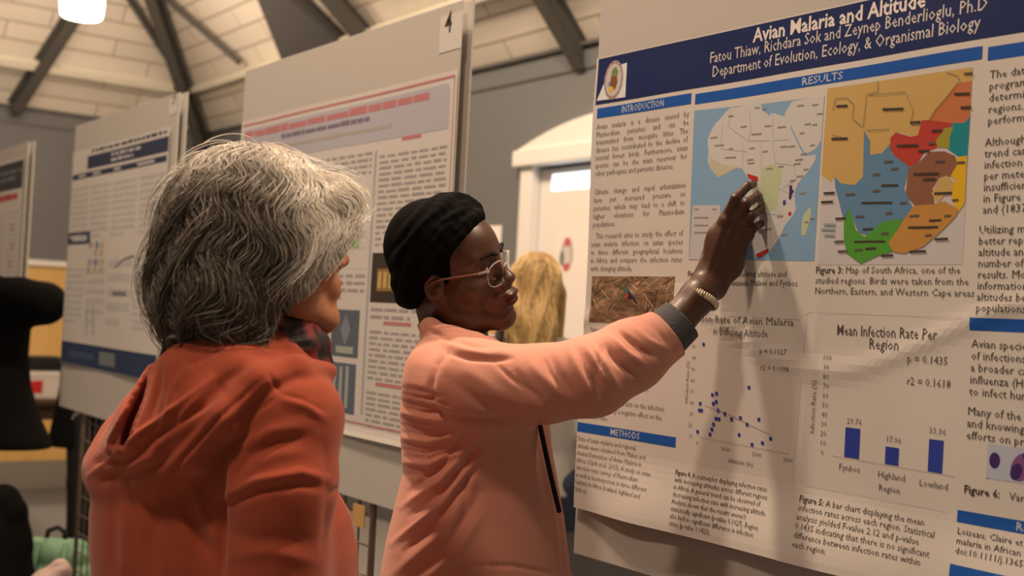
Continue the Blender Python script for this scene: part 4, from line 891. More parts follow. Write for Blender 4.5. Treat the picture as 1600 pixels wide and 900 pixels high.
def strands(name, roots_paths, radii, cols, parent, matl, nside=3):
    """hair: every strand a thin tapered tube; roots_paths (n, m, 3); one mesh with a colour per strand"""
    P = np.asarray(roots_paths); n, m, _ = P.shape; T = np.gradient(P, axis=1); T /= np.linalg.norm(T, axis=2, keepdims=True)+1e-9
    ref = np.array([0.3, 0.5, 0.81]); A_ = np.cross(T, ref); A_ /= np.linalg.norm(A_, axis=2, keepdims=True)+1e-9; Bn = np.cross(T, A_)
    tp = np.array([1.0]*(m-2)+[0.7, 0.15])[None, :]*np.asarray(radii)[:, None]
    V = np.stack([P+tp[..., None]*(math.cos(2*PI*k/nside)*A_+math.sin(2*PI*k/nside)*Bn) for k in range(nside)], 2).reshape(-1, 3)
    i = np.arange(n)[:, None, None]*m*nside; j = np.arange(m-1)[None, :, None]*nside; k = np.arange(nside)[None, None, :]; k2 = (k+1) % nside
    F = np.stack([i+j+k, i+j+k2, i+j+nside+k2, i+j+nside+k], -1).reshape(-1, 4)
    me = bpy.data.meshes.new(name); off = np.array(abs_loc(parent)); V = (V-off).astype(np.float32)
    me.vertices.add(len(V)); me.vertices.foreach_set('co', V.ravel()); me.loops.add(F.size); me.loops.foreach_set('vertex_index', F.ravel().astype(np.int32))
    me.polygons.add(len(F)); me.polygons.foreach_set('loop_start', np.arange(0, F.size, 4, dtype=np.int32)); me.polygons.foreach_set('loop_total', np.full(len(F), 4, np.int32))
    me.polygons.foreach_set('use_smooth', np.ones(len(F), bool))
    ca = me.color_attributes.new('hair_colour', 'FLOAT_COLOR', 'POINT')
    c = np.repeat(np.concatenate([np.asarray(cols), np.ones((n, 1))], 1), m*nside, axis=0).astype(np.float32); ca.data.foreach_set('color', c.ravel())
    me.update(calc_edges=True); me.validate(); me.materials.append(matl)
    o = bpy.data.objects.new(name, me); COL.objects.link(o); o.parent = parent; return o
def hair_mat(name, rough=0.45):
    m = bpy.data.materials.new(name); m.use_nodes = True; N = m.node_tree.nodes; L = m.node_tree.links; b = N['Principled BSDF']
    a = N.new('ShaderNodeVertexColor'); a.layer_name = 'hair_colour'; L.new(a.outputs['Color'], b.inputs['Base Color']); b.inputs['Roughness'].default_value = rough; b.inputs['Specular IOR Level'].default_value = 0.4
    return m
# ------------------------------------------------------------------ the woman in the pink blazer, pointing at the map
pw = empty('person', (1.13, 1.72, 0.0), 'woman in a pink blazer, black head wrap and clear glasses pointing at the map', 'person')
def PX(px, py, Z): return at_z(px, py, Z)
M_skin = mat('dark_brown_skin', (0.068, 0.027, 0.015), 0.42, 0.08, 220, 0.0, spec=0.5)
M_hand = M_skin
M_lip = mat('rose_brown_lips', (0.085, 0.026, 0.023), 0.40)
fh = math.cos(math.radians(19))*RT - math.sin(math.radians(19))*FW
HB = rot_basis(fh, math.radians(8), math.radians(-19))
HS = 1.0
# the point between the ears, placed so that the nose tip falls where the photograph has it
HC = PX(701, 434, 2.09)
Ft = rot_basis(0.86*RT-0.32*FW)       # torso basis: right, forward, up
tr, tf = Ft[:, 0], Ft[:, 1]
sho = PX(712, 590, 1.93); elb = PX(935, 588, 1.89); wri = PX(1092, 462, 1.965)
hx = axis(0.62, 1.60, 0.012, [(HC[0]-0.13, HC[0]+0.16, 0.003), (1.33, 1.53, 0.0026)])
hy = axis(1.18, 2.14, 0.012, [(HC[1]-0.15, HC[1]+0.13, 0.003), (1.30, 1.52, 0.0026)])
hz = axis(0.01, 1.82, 0.014, [(HC[2]-0.15, HC[2]+0.15, 0.003), (1.53, 1.77, 0.0026)])
fd = Field(hx, hy, hz)
T = head_field(fd, HC, HB, HS, full_lips=1.0, nose_w=1.35, zlo=0.88, zhi=1.06, mouth=0.011, brow=0.008, ear_y=0.002)
base = PX(738, 700, 2.10)*np.array([1, 1, 0])
def sec(z, dx, w_, d_): return (np.array([base[0], base[1], z])+tf*dx, w_, d_)
neck0 = HC+HB@np.array([0, -0.018, -0.05]); neck1 = sec(1.40, -0.02, 0, 0)[0]
fd.cone(neck0, neck1, 0.052, 0.060, 0.03)
fd.loft([sec(0.86, 0, 0.145, 0.10), sec(1.0, 0, 0.125, 0.085), sec(1.15, 0, 0.12, 0.08), sec(1.28, 0, 0.135, 0.09), sec(1.38, -0.01, 0.12, 0.07), sec(1.43, -0.01, 0.07, 0.05)], tr, tf, 0.03)
shl = sec(1.36, -0.01, 0, 0)[0]-tr*0.165
fd.chain([sho, elb, PX(1043, 519, 1.941), wri], [0.048, 0.040, 0.0315, 0.0265], 0.03, kk=0.01)
fd.chain([shl, shl+np.array([0, 0, -0.28])-tr*0.03, shl+np.array([0, 0, -0.50])+tf*0.06], [0.048, 0.038, 0.026], 0.03, kk=0.02)
lh = shl+np.array([0, 0, -0.54])+tf*0.07
fd.ell(lh+np.array([0, 0, -0.04]), (0.022, 0.04, 0.05), Ft, 0.02)
for i in range(4): a = lh+tf*(0.03-0.02*i)+np.array([0, 0, -0.08]); fd.cone(a, a+np.array([0, 0, -0.06])+tr*0.01, 0.009, 0.0075, 0.006)
fd.cone(lh+tf*0.035+np.array([0, 0, -0.03]), lh+tf*0.06+np.array([0, 0, -0.08]), 0.010, 0.008, 0.01)
for q in (-1, 1):
    hp = sec(0.86, 0, 0, 0)[0]+tr*0.085*q
    fd.chain([hp, np.array([hp[0], hp[1], 0.48])+tf*0.01, np.array([hp[0], hp[1], 0.09])-tf*0.02], [0.085, 0.055, 0.036], 0.03, kk=0.02)
    fd.chain([np.array([hp[0], hp[1], 0.06])-tf*0.03, np.array([hp[0], hp[1], 0.035])+tf*0.14], [0.036, 0.028], 0.02)
# right hand: back of the hand towards the camera, fingertips resting on the poster
ZH = 1.985
def H(px, py, dz=0.0): return PX(px, py, ZH+dz)
palm = [(1103, 446), (1132, 362)]
nrm = np.cross(H(1132, 362)-H(1103, 446), H(1168, 372)-H(1132, 362)); nrm /= np.linalg.norm(nrm)
fd.chain([wri, H(1106, 444)], [0.0255, 0.0235], 0.02)
for (a, b, c, d_) in ((1098, 438, 1133, 344), (1106, 440, 1149, 342), (1114, 446, 1160, 354), (1120, 452, 1167, 368)):
    fd.cone(H(a, b), H(c, d_), 0.0150, 0.0105, 0.016)
fd.ell(H(1132, 394, 0.004), (0.0165, 0.030, 0.047), np.stack([FW, RT*0.92+UP*0.39, UP*0.92-RT*0.39], 1), 0.015)
def finger(pts, rs, k=0.005): fd.chain([PX(*p) for p in pts], rs, k, kk=0.003)
finger([(1132, 346, 1.985), (1149, 310, 1.966), (1168, 291, 1.984), (1180, 287, 2.012)], [0.0100, 0.0084, 0.0074, 0.0064])
finger([(1149, 344, 1.983), (1166, 318, 1.957), (1182, 308, 1.980), (1191, 307, 2.010)], [0.0101, 0.0085, 0.0075, 0.0065])
finger([(1160, 355, 1.982), (1174, 337, 1.959), (1188, 328, 1.982), (1195, 328, 2.008)], [0.0096, 0.0080, 0.0071, 0.0062])
finger([(1167, 369, 1.985), (1178, 356, 1.967), (1188, 350, 1.986), (1193, 351, 2.006)], [0.0088, 0.0072, 0.0063, 0.0055])
finger([(1104, 424, 1.992), (1112, 384, 2.012), (1136, 346, 2.022), (1154, 326, 2.026)], [0.0150, 0.0125, 0.0105, 0.0085], 0.012)
for (px, py) in ((1133, 345), (1150, 343), (1161, 354), (1168, 368)): fd.ell(PX(px, py, 1.978), (0.0098, 0.0098, 0.0098), None, 0.007)
for (a, b, c, d_) in ((1104, 428, 1132, 347), (1114, 428, 1149, 345), (1124, 434, 1160, 357), (1132, 440, 1166, 371)):
    fd.cone(H(a, b, -0.0155), H(c, d_, -0.0112), 0.0014, 0.0024, 0.007)
V, F = fd.mesh(1); V[:, 0] = np.minimum(V[:, 0], 1.5155)      # fingertips flatten against the paper
ctr = V[F].mean(1); loc = (ctr-HC)@HB/HS
mi = ((np.abs(loc[:, 0]) < 0.026-0.35*np.abs(loc[:, 2]+0.045)) & (loc[:, 1] > 0.098) & (loc[:, 1] < 0.13) & (loc[:, 2] > -0.059) & (loc[:, 2] < -0.036)).astype(int)
body = figure_mesh('body', V, F, [M_skin, M_lip], pw, mi)
eyes(T, HB, HS, pw, (0.03, 0.014, 0.008))
# eyebrows
eb = Field(axis(HC[0]-0.14, HC[0]+0.16, 0.0022), axis(HC[1]-0.16, HC[1]+0.13, 0.0022), axis(HC[2]-0.02, HC[2]+0.12, 0.0022))
for q in (-1, 1): eb.chain([T(q*0.013, 0.1005, 0.034), T(q*0.030, 0.0985, 0.040), T(q*0.050, 0.0845, 0.037)], [0.0032, 0.0036, 0.002], 0.001, kk=0.003)
V, F = eb.mesh(1); figure_mesh('eyebrows', V, F, mat('black_brow', (0.010, 0.008, 0.007), 0.8), pw)

# black head wrap: a full rounded crown with rolled folds and a twisted front
M_wrap = mat('black_knit', (0.0035, 0.0035, 0.0038), 0.95, 0.4, 260, 0.2, spec=0.06)
wf = Field(axis(HC[0]-0.20, HC[0]+0.17, 0.0033), axis(HC[1]-0.20, HC[1]+0.22, 0.0033), axis(HC[2]-0.10, HC[2]+0.22, 0.0033))
Wp = lambda px, py, dz=0.0: PX(px, py, 2.09+dz)
wf.ell(T(0, -0.014, 0.056), np.array([0.080, 0.092, 0.086]), HB, 0.0)
wf.ell(Wp(672, 398), (0.084, 0.044, 0.080), np.stack([FW, RT*0.94+UP*0.34, UP*0.94-RT*0.34], 1), 0.03)
wf.ell(Wp(642, 445), (0.076, 0.030, 0.044), np.stack([FW, RT, UP], 1), 0.02)
def ring(t, r1, y0, ya, z0, za): return T(r1*math.sin(t), y0+ya*math.cos(t), z0+za*math.cos(t))
for r1, y0, ya, z0, za, rr_ in ((0.080, -0.008, 0.078, 0.033, 0.064, 0.0135), (0.081, -0.018, 0.068, 0.056, 0.056, 0.0150), (0.076, -0.026, 0.052, 0.078, 0.046, 0.0150), (0.064, -0.030, 0.034, 0.096, 0.030, 0.0135)):
    wf.chain([ring(2*PI*i/28, r1, y0, ya, z0, za) for i in range(29)], [rr_]*29, 0.008, kk=0.003)
wf.chain([Wp(742, 326), Wp(722, 318), Wp(694, 318), Wp(668, 334)], [0.014, 0.016, 0.017, 0.012], 0.012, kk=0.006)
wf.chain([Wp(738, 320, 0.02), Wp(716, 313, -0.02), Wp(700, 313, 0.02)], [0.012, 0.013, 0.012], 0.008, kk=0.006)
V, F = wf.mesh(1); N = normals(V, F)
for pl_, w_, a_ in (([(735, 330), (690, 350), (652, 400), (640, 470)], 5, -0.0045), ([(742, 340), (705, 372), (678, 420), (664, 478)], 5, -0.0045), ([(718, 322), (668, 348), (628, 400), (618, 455)], 5, -0.004), ([(735, 318), (712, 322), (690, 335)], 4, -0.004), ([(690, 312), (650, 345), (622, 385)], 6, -0.003)):
    fold(V, N, pl_, w_, a_)
figure_mesh('head_wrap', V, F, M_wrap, pw)

# clear glasses
M_frame = mat('clear_acetate', (0.85, 0.78, 0.74), 0.08, spec=0.6, trans=0.75)
M_tempel = mat('rose_temple', (0.20, 0.085, 0.06), 0.3)
gl = MB()
def rim_pts(q):
    o = []
    for i in range(33):
        t = 2*PI*i/32; sx = abs(math.cos(t))**0.75*math.copysign(1, math.cos(t)); sz = abs(math.sin(t))**0.75*math.copysign(1, math.sin(t))
        x = 0.035+0.0260*sx; z = 0.004+0.0225*sz; y = 0.107-0.010*((x-0.02)/0.04)**2*1.2+0.10*(z-0.004)
        o.append((q*x, y, z))
    return o
lens = []
for q in (-1, 1):
    R_ = rim_pts(q); gl.tube([T(*p) for p in R_], 0.0013, 8, 0, cap=False)
    lens.append([T(*p) for p in R_[:-1]])
gl.tube([T(-0.010, 0.108, 0.010), T(-0.005, 0.111, 0.014), T(0.005, 0.111, 0.014), T(0.010, 0.108, 0.010)], 0.0019, 8)
for q in (-1, 1): gl.tube([T(q*0.0590, 0.098, 0.016), T(q*0.068, 0.093, 0.019), T(q*0.074, 0.084, 0.019)], 0.0022, 8)
g = gl.build('glasses', M_frame, pw, True)
tm = MB()
for q in (-1, 1): tm.tube([T(q*0.074, 0.085, 0.019), T(q*0.079, 0.045, 0.0185), T(q*0.082, 0.012, 0.018), T(q*0.083, -0.008, 0.010)], 0.0018, 8)
tm.build('temples', M_tempel, g, True)
M_lens = mat('lens_glass', (0.95, 0.95, 0.95), 0.03, trans=1.0, ior=1.06, spec=0.5)
lm = MB()
for L_ in lens:
    n = len(L_); c = np.mean(L_, 0); lm.add([*L_, *[p+HB[:, 1]*0.0009 for p in np.array(L_)]], [tuple(range(n))[::-1], tuple(range(n, 2*n))]+[(i, (i+1) % n, n+(i+1) % n, n+i) for i in range(n)])
lm.build('lenses', M_lens, g)

# blazer
M_blazer = mat('pink_blazer_cloth', (0.57, 0.268, 0.206), 0.75, 0.10, 420, 0.02, sheen=0.12)
bx = axis(0.62, 1.52, 0.012, [(0.78, 1.50, 0.0036)]); by = axis(1.28, 2.06, 0.010, [(1.30, 1.90, 0.0036)]); bz = axis(0.76, 1.56, 0.012, [(1.0, 1.56, 0.0036)])
bf = Field(bx, by, bz)
def bs(pxl, pxr, y, Zc, dep):
    """a section whose outline runs from pixel pxl to pxr at image height y, centre depth Zc, half depth dep"""
    a, b = PX(pxl, y, Zc), PX(pxr, y, Zc); c = (a+b)/2; return (c, np.linalg.norm(b-a)/2, dep)
secs = [bs(588, 898, 960, 2.08, 0.200), bs(597, 893, 890, 2.08, 0.195), bs(604, 888, 850, 2.08, 0.188), bs(616, 882, 800, 2.08, 0.178), bs(630, 872, 745, 2.08, 0.170), bs(627, 862, 690, 2.08, 0.175),
        bs(626, 858, 640, 2.08, 0.182), bs(632, 848, 600, 2.075, 0.178), bs(642, 828, 568, 2.07, 0.150), bs(652, 800, 545, 2.07, 0.110), bs(664, 770, 522, 2.07, 0.072)]
secs = [(np.array([c[0], c[1], c[2]]), w_, d_) for c, w_, d_ in secs]
hr = np.array([RT[0], RT[1], 0]); hr /= np.linalg.norm(hr); hf = np.array([FW[0], FW[1], 0]); hf /= np.linalg.norm(hf)
bf.loft(secs, hr, hf, 0.0, pw=2.2)
bf.chain([PX(702, 588, 1.985), PX(742, 598, 1.925), PX(850, 600, 1.90), PX(925, 588, 1.885), PX(985, 556, 1.905), PX(1042, 522, 1.938)], [0.066, 0.068, 0.0605, 0.0615, 0.0555, 0.0445], 0.045, kk=0.02)
bf.chain([shl+hf*0.01, shl+np.array([0, 0, -0.28])-tr*0.03, shl+np.array([0, 0, -0.47])+tf*0.05], [0.066, 0.054, 0.045], 0.03, kk=0.02)
# standing collar and lapel around the neck
bf.chain([PX(668, 507, 2.10), PX(672, 512, 2.03), PX(705, 528, 2.005), PX(748, 545, 2.00), PX(786, 562, 2.01)], [0.015, 0.016, 0.017, 0.018, 0.014], 0.016, kk=0.01)
bf.chain([PX(668, 507, 2.10), PX(690, 505, 2.16), PX(735, 530, 2.18), PX(780, 560, 2.14)], [0.015, 0.016, 0.015, 0.013], 0.014, kk=0.01)
# hollow of the neck opening, the open front, the sleeve end
bf.cone(neck0+np.array([0, 0, 0.02]), neck1+np.array([0, 0, 0.02]), 0.059, 0.064, 0.006, sub=True)
bf.cone(PX(1049, 514, 1.944), PX(1100, 480, 1.97), 0.036, 0.036, 0.003, sub=True)
nC = PX(1100, 475, 1.95)-PX(1044, 520, 1.94); nC /= np.linalg.norm(nC); cuff = PX(1041, 522, 1.94)
sl, P = bf.region((1.33, 1.28, 1.3), (1.52, 1.60, 1.60)); bf.D[sl] = np.maximum(bf.D[sl], ((P-cuff)@nC.astype(np.float32))-0.002)
V, F = bf.mesh(2); N = normals(V, F)
G = lambda pts, w_, a_, Z=None: fold(V, N, pts, w_, a_, Z)
for pts, w_, a_ in (([(905, 548), (915, 578), (930, 604), (936, 628)], 3.2, -0.006), ([(918, 545), (934, 574), (950, 600)], 3.2, 0.005), ([(942, 532), (962, 558), (985, 582), (1000, 590)], 3.2, -0.006), ([(955, 525), (980, 550), (1006, 566)], 3.0, 0.005), ([(968, 520), (994, 538), (1020, 556)], 3.0, -0.005),
    ([(772, 566), (800, 592), (838, 618)], 3.5, -0.003), ([(850, 560), (862, 588), (880, 612)], 3.2, -0.004), ([(632, 616), (660, 622), (700, 634)], 3, -0.0045), ([(630, 636), (662, 644), (706, 652)], 3, -0.0045), ([(629, 654), (664, 661), (712, 664)], 3, -0.004), ([(629, 674), (668, 681), (716, 674)], 3, -0.0045), ([(630, 693), (668, 699), (718, 686)], 3, -0.004), ([(632, 712), (668, 717), (722, 698)], 3, -0.004), ([(634, 731), (668, 734), (724, 712)], 3, -0.0035)):
    G(pts, w_, a_)
# armhole seam and shoulder
G([(705, 548), (684, 570), (672, 605), (676, 640), (700, 662)], 5, -0.006); G([(715, 545), (700, 562), (690, 590), (694, 620)], 9, 0.004)
# lapel roll
G([(690, 535), (730, 548), (770, 552), (800, 552)], 6, 0.006); G([(700, 552), (735, 560), (775, 562), (800, 560)], 4, -0.006)
G([(664, 512), (690, 525), (730, 538), (768, 548)], 4, -0.005)
# under the arm and along the sleeve
for pts, w_, a_ in (([(690, 652), (745, 658), (800, 659), (850, 657)], 6, -0.009),
    ([(712, 600), (750, 630), (790, 648)], 9, -0.005), ([(720, 570), (770, 610), (830, 640)], 12, 0.003),
    ([(800, 575), (822, 605), (850, 632)], 8, -0.004), ([(828, 565), (848, 590), (880, 620)], 9, 0.004), ([(858, 552), (872, 585), (896, 618)], 7, -0.004),
    ([(892, 548), (905, 580), (925, 622)], 7, 0.005), ([(912, 548), (926, 580), (938, 626)], 5, -0.006), ([(928, 540), (948, 575), (965, 606)], 6, 0.006), ([(935, 536), (962, 566), (990, 588)], 5, -0.005),
    ([(950, 526), (980, 556), (1012, 574)], 6, 0.005), ([(966, 515), (996, 545), (1030, 560)], 5, -0.005), ([(985, 505), (1012, 532), (1044, 548)], 5, 0.004),
    ([(940, 545), (932, 590), (945, 632)], 5, -0.004), ([(1000, 495), (1022, 512), (1048, 540)], 4, -0.003)):
    G(pts, w_, a_)
# creases pulled across the back towards the armpit
for i, (pts, w_, a_) in enumerate((([(632, 606), (660, 612), (690, 622)], 4, -0.004), ([(628, 628), (660, 634), (700, 645)], 4, -0.005), ([(627, 645), (662, 653), (705, 660)], 4, 0.004), ([(627, 664), (665, 672), (712, 668)], 4, -0.005), ([(627, 684), (668, 690), (716, 680)], 4, 0.004),
    ([(627, 702), (665, 708), (720, 690)], 4, -0.004), ([(630, 722), (668, 726), (722, 705)], 4, 0.0035), ([(630, 740), (670, 742), (728, 712)], 4, -0.004),
    ([(640, 768), (680, 735), (740, 668)], 4.5, -0.0065), ([(628, 792), (690, 750), (752, 672)], 5, 0.006), ([(640, 806), (690, 768), (755, 690)], 4.5, -0.0065), ([(612, 850), (690, 788), (760, 700)], 5, 0.006), ([(632, 862), (680, 818), (748, 724)], 4.5, -0.006),
    ([(612, 900), (690, 835), (748, 740)], 8, 0.005), ([(640, 905), (700, 850), (750, 770)], 6, -0.005), ([(665, 905), (715, 865), (755, 800)], 7, 0.004),
    ([(735, 690), (728, 760), (722, 830)], 5, -0.003))):
    G(pts, w_, a_)
# pocket flap edge, front opening with the far front panel beyond it
G([(690, 893), (750, 884), (800, 884), (862, 896)], 3.0, -0.0035); G([(752, 884), (752, 905)], 2.5, -0.003)
G([(842, 655), (852, 700), (862, 745), (872, 790), (880, 850), (884, 900)], 4.5, -0.016); G([(836, 655), (845, 700), (854, 745), (863, 795), (870, 850), (874, 900)], 4, 0.005)
V = relax(V, F, 1)
bl = figure_mesh('blazer', V, F, M_blazer, pw)
tp = MB(); q = [PX(841, 652, 1.965), PX(851, 700, 1.952), PX(861, 745, 1.945), PX(868, 775, 1.945), PX(874, 800, 1.95)]
M_opening_shade = mat('opening_shade_black', (0.012, 0.011, 0.011), 0.8)
tp.tube([p-FW*0.000 for p in q], 0.0042, 8); tp.build('opening_shade', M_opening_shade, pw, True)  # black tube put in for the shaded gap of the open front
# grey knitted cuff under the sleeve
cf = Field(axis(1.28, 1.52, 0.0028), axis(1.30, 1.56, 0.0028), axis(1.36, 1.60, 0.0028))
cf.cone(PX(1030, 531, 1.938), PX(1078, 488, 1.955), 0.0425, 0.0370, 0.0)
ax_ = PX(1068, 496, 1.944)-PX(1036, 526, 1.938); ax_ /= np.linalg.norm(ax_)
sl, P = cf.region((1.2, 1.2, 1.3), (1.6, 1.7, 1.7)); cf.D[sl] = np.maximum(np.maximum(cf.D[sl], (P-PX(1067, 501, 1.952))@ax_), -((P-PX(1034, 528, 1.938))@ax_))
cf.cone(PX(1030, 532, 1.935), PX(1092, 474, 1.965), 0.036, 0.0315, 0.002, sub=True)
V, F = cf.mesh(1); figure_mesh('cuff', V, F, mat('charcoal_knit', (0.085, 0.086, 0.092), 0.85, 0.4, 300), pw)
# trousers and shoes, below the frame
tfd = Field(axis(base[0]-0.34, base[0]+0.34, 0.012), axis(base[1]-0.34, base[1]+0.34, 0.012), axis(0.0, 1.02, 0.014))
for q in (-1, 1):
    hp = sec(0.86, 0, 0, 0)[0]+tr*0.085*q; tfd.chain([hp+np.array([0, 0, 0.02]), np.array([hp[0], hp[1], 0.48])+tf*0.01, np.array([hp[0], hp[1], 0.09])-tf*0.02], [0.105, 0.078, 0.066], 0.03, kk=0.02)
V, F = tfd.mesh(1); figure_mesh('trousers', V, F, mat('black_trousers', (0.015, 0.015, 0.017), 0.8), pw)
for q in (-1, 1):
    hp = sec(0.86, 0, 0, 0)[0]+tr*0.085*q; sf = Field(axis(hp[0]-0.2, hp[0]+0.26, 0.007), axis(hp[1]-0.26, hp[1]+0.2, 0.007), axis(-0.01, 0.13, 0.007))
    sf.chain([np.array([hp[0], hp[1], 0.05])-tf*0.035, np.array([hp[0], hp[1], 0.04])+tf*0.15], [0.049, 0.039], 0.0); sf.D = np.maximum(sf.D, (0.002-np.broadcast_to(sf.ax[2], sf.D.shape)).astype(np.float32)); V, F = sf.mesh(1); figure_mesh('shoe', V, F, mat('black_shoe', (0.012, 0.012, 0.012), 0.4), pw)
# pale beaded bracelet round the wrist
bc = PX(1094, 466, 1.964); an = PX(1104, 444, 1.97)-PX(1080, 488, 1.958); an /= np.linalg.norm(an)
e1 = np.cross(an, FW); e1 /= np.linalg.norm(e1); e2 = np.cross(an, e1)
br = MB(); n = 46; rr = random.Random(2)
for i in range(n):
    t = 2*PI*i/n; c = bc+0.0305*math.cos(t)*e1+0.0305*math.sin(t)*e2
    bm = bmesh.new(); bmesh.ops.create_uvsphere(bm, u_segments=8, v_segments=6, radius=1)
    for v in bm.verts: v.co = Vector(c+0.0030*v.co.x*(math.cos(t)*e1+math.sin(t)*e2)+0.0026*v.co.y*(-math.sin(t)*e1+math.cos(t)*e2)+0.0062*v.co.z*an)
    br.bm(bm, 1 if rr.random() < 0.25 else 0)
br.build('bracelet', [mat('pearl_bead', (0.72, 0.64, 0.50), 0.3), mat('gold_bead', (0.50, 0.38, 0.20), 0.3, metal=0.6)], pw, True)
# ------------------------------------------------------------------ the woman in the rust red hooded sweater, seen from behind
rw = empty('person', tuple(PX(352, 700, 1.62)*np.array([1, 1, 0])), 'grey-haired woman in a rust red hooded sweater seen from behind', 'person')
M_fair = mat('fair_skin', (0.46, 0.215, 0.125), 0.5, 0.06, 200, 0.03, sss=0.08)
M_fairlip = mat('pale_lips', (0.42, 0.16, 0.12), 0.45)
a_ = math.radians(42); Fr = rot_basis(math.cos(a_)*RT+math.sin(a_)*FW); rr_, rf_ = Fr[:, 0], Fr[:, 1]
a_ = math.radians(32); QB = rot_basis(math.cos(a_)*RT+math.sin(a_)*FW, math.radians(8), 0.0); QC = PX(416, 397, 1.62)
rb = np.array([rw.location[0], rw.location[1], 0.0])
def rs(z, dx, w_, d_): return (np.array([rb[0], rb[1], z])+rf_*dx, w_, d_)
fd = Field(axis(rb[0]-0.32, rb[0]+0.36, 0.012, [(QC[0]-0.13, QC[0]+0.15, 0.0034)]), axis(rb[1]-0.36, rb[1]+0.36, 0.012, [(QC[1]-0.13, QC[1]+0.13, 0.0034)]), axis(0.01, 1.75, 0.014, [(QC[2]-0.16, QC[2]+0.15, 0.0034)]))
T2 = head_field(fd, QC, QB, 1.0, full_lips=0.0, nose_w=1.05)
n0 = T2(0, -0.018, -0.05); n1 = rs(1.40, -0.01, 0, 0)[0]
fd.cone(n0, n1, 0.050, 0.058, 0.03)
fd.loft([rs(0.86, 0, 0.165, 0.12), rs(1.0, 0, 0.145, 0.10), rs(1.15, 0, 0.14, 0.10), rs(1.28, 0, 0.15, 0.10), rs(1.36, -0.01, 0.14, 0.075), rs(1.41, -0.01, 0.07, 0.05)], rr_, rf_, 0.03)
sR = PX(440, 640, 1.56); eR = PX(428, 960, 1.50); hR = eR+rf_*0.07+np.array([0, 0, -0.22])
sL = rs(1.30, 0, 0, 0)[0]-rr_*0.135; eL = sL+np.array([0, 0, -0.27])-rr_*0.03; hL = eL+rf_*0.07+np.array([0, 0, -0.22])
for (a, b, c) in ((sR, eR, hR), (sL, eL, hL)):
    fd.chain([a, b, c], [0.048, 0.040, 0.028], 0.03, kk=0.02)
    d_ = (c-b)/np.linalg.norm(c-b); fd.ell(c+d_*0.05, (0.042, 0.024, 0.048), np.stack([d_, rr_, np.cross(d_, rr_)], 1), 0.02)
    for i in range(4): fd.chain([c+d_*0.08+rf_*(0.026-0.017*i), c+d_*0.125+rf_*(0.026-0.018*i), c+d_*0.145+rf_*(0.012-0.018*i)-rr_*0.008], [0.0098, 0.0085, 0.0072], 0.006, kk=0.003)
    fd.chain([c+d_*0.03+rf_*0.03, c+d_*0.09+rf_*0.050], [0.0115, 0.0085], 0.01)
for q in (-1, 1):
    hp = rs(0.86, 0, 0, 0)[0]+rr_*0.09*q
    fd.chain([hp, np.array([hp[0], hp[1], 0.47]), np.array([hp[0], hp[1], 0.09])], [0.09, 0.058, 0.038], 0.03, kk=0.02)
    fd.chain([np.array([hp[0], hp[1], 0.06])-rf_*0.03, np.array([hp[0], hp[1], 0.035])+rf_*0.14], [0.036, 0.028], 0.02)
V, F = fd.mesh(1)
loc = (V[F].mean(1)-QC)@QB
mi = ((np.abs(loc[:, 0]) < 0.024-0.35*np.abs(loc[:, 2]+0.054)) & (loc[:, 1] > 0.088) & (loc[:, 1] < 0.12) & (loc[:, 2] > -0.068) & (loc[:, 2] < -0.042)).astype(int)
figure_mesh('body', V, F, [M_fair, M_fairlip], rw, mi)
eyes(T2, QB, 1.0, rw, (0.05, 0.06, 0.06))

# ---- grey wavy hair
hg = 0.004
hf_ = Field(axis(QC[0]-0.22, QC[0]+0.20, hg), axis(QC[1]-0.22, QC[1]+0.20, hg), axis(QC[2]-0.20, QC[2]+0.22, hg))
he = lambda c, r, k=0.03, R=None: hf_.ell(T2(*c), r, QB if R is None else QB@R, k)
he((0, -0.018, 0.055), (0.092, 0.112, 0.092), 0)
he((0, -0.060, 0.000), (0.100, 0.090, 0.092)); he((0.020, -0.085, -0.050), (0.090, 0.075, 0.070)); he((-0.045, -0.070, -0.045), (0.070, 0.075, 0.075))
he((0.070, 0.010, -0.010), (0.036, 0.070, 0.076)); he((-0.070, 0.010, -0.010), (0.036, 0.070, 0.076))
he((0.066, 0.060, 0.010), (0.028, 0.040, 0.058), 0.025); he((-0.062, 0.060, 0.010), (0.028, 0.040, 0.058), 0.025)
he((0.030, 0.088, 0.062), (0.056, 0.036, 0.036), 0.025); he((-0.030, 0.088, 0.062), (0.056, 0.036, 0.036), 0.025)
he((0.050, -0.060, -0.100), (0.050, 0.050, 0.034), 0.03); he((-0.040, -0.060, -0.100), (0.050, 0.050, 0.034), 0.03)
hf_.ell(T2(0, 0.098, -0.045), (0.040, 0.05, 0.060), QB, 0.012, True)          # the face stays open
FA, FB = np.array([0.060, 0.110, -0.028]), np.array([0.060, 0.000, -0.112])
hf_.chain([T2(*FA), T2(*FB)], [0.050, 0.044], 0.008, sub=True, flat=QB[:, 0], fac=0.45)
def on_face(L_):                                        # the cheek and nose the hair leaves open
    q = (L_-FA)*np.array([0.45, 1, 1]); ba = (FB-FA)*np.array([0.45, 1, 1]); t = np.clip((q@ba)/(ba@ba), 0, 1); return np.linalg.norm(q-t[:, None]*ba, axis=1) < 0.040
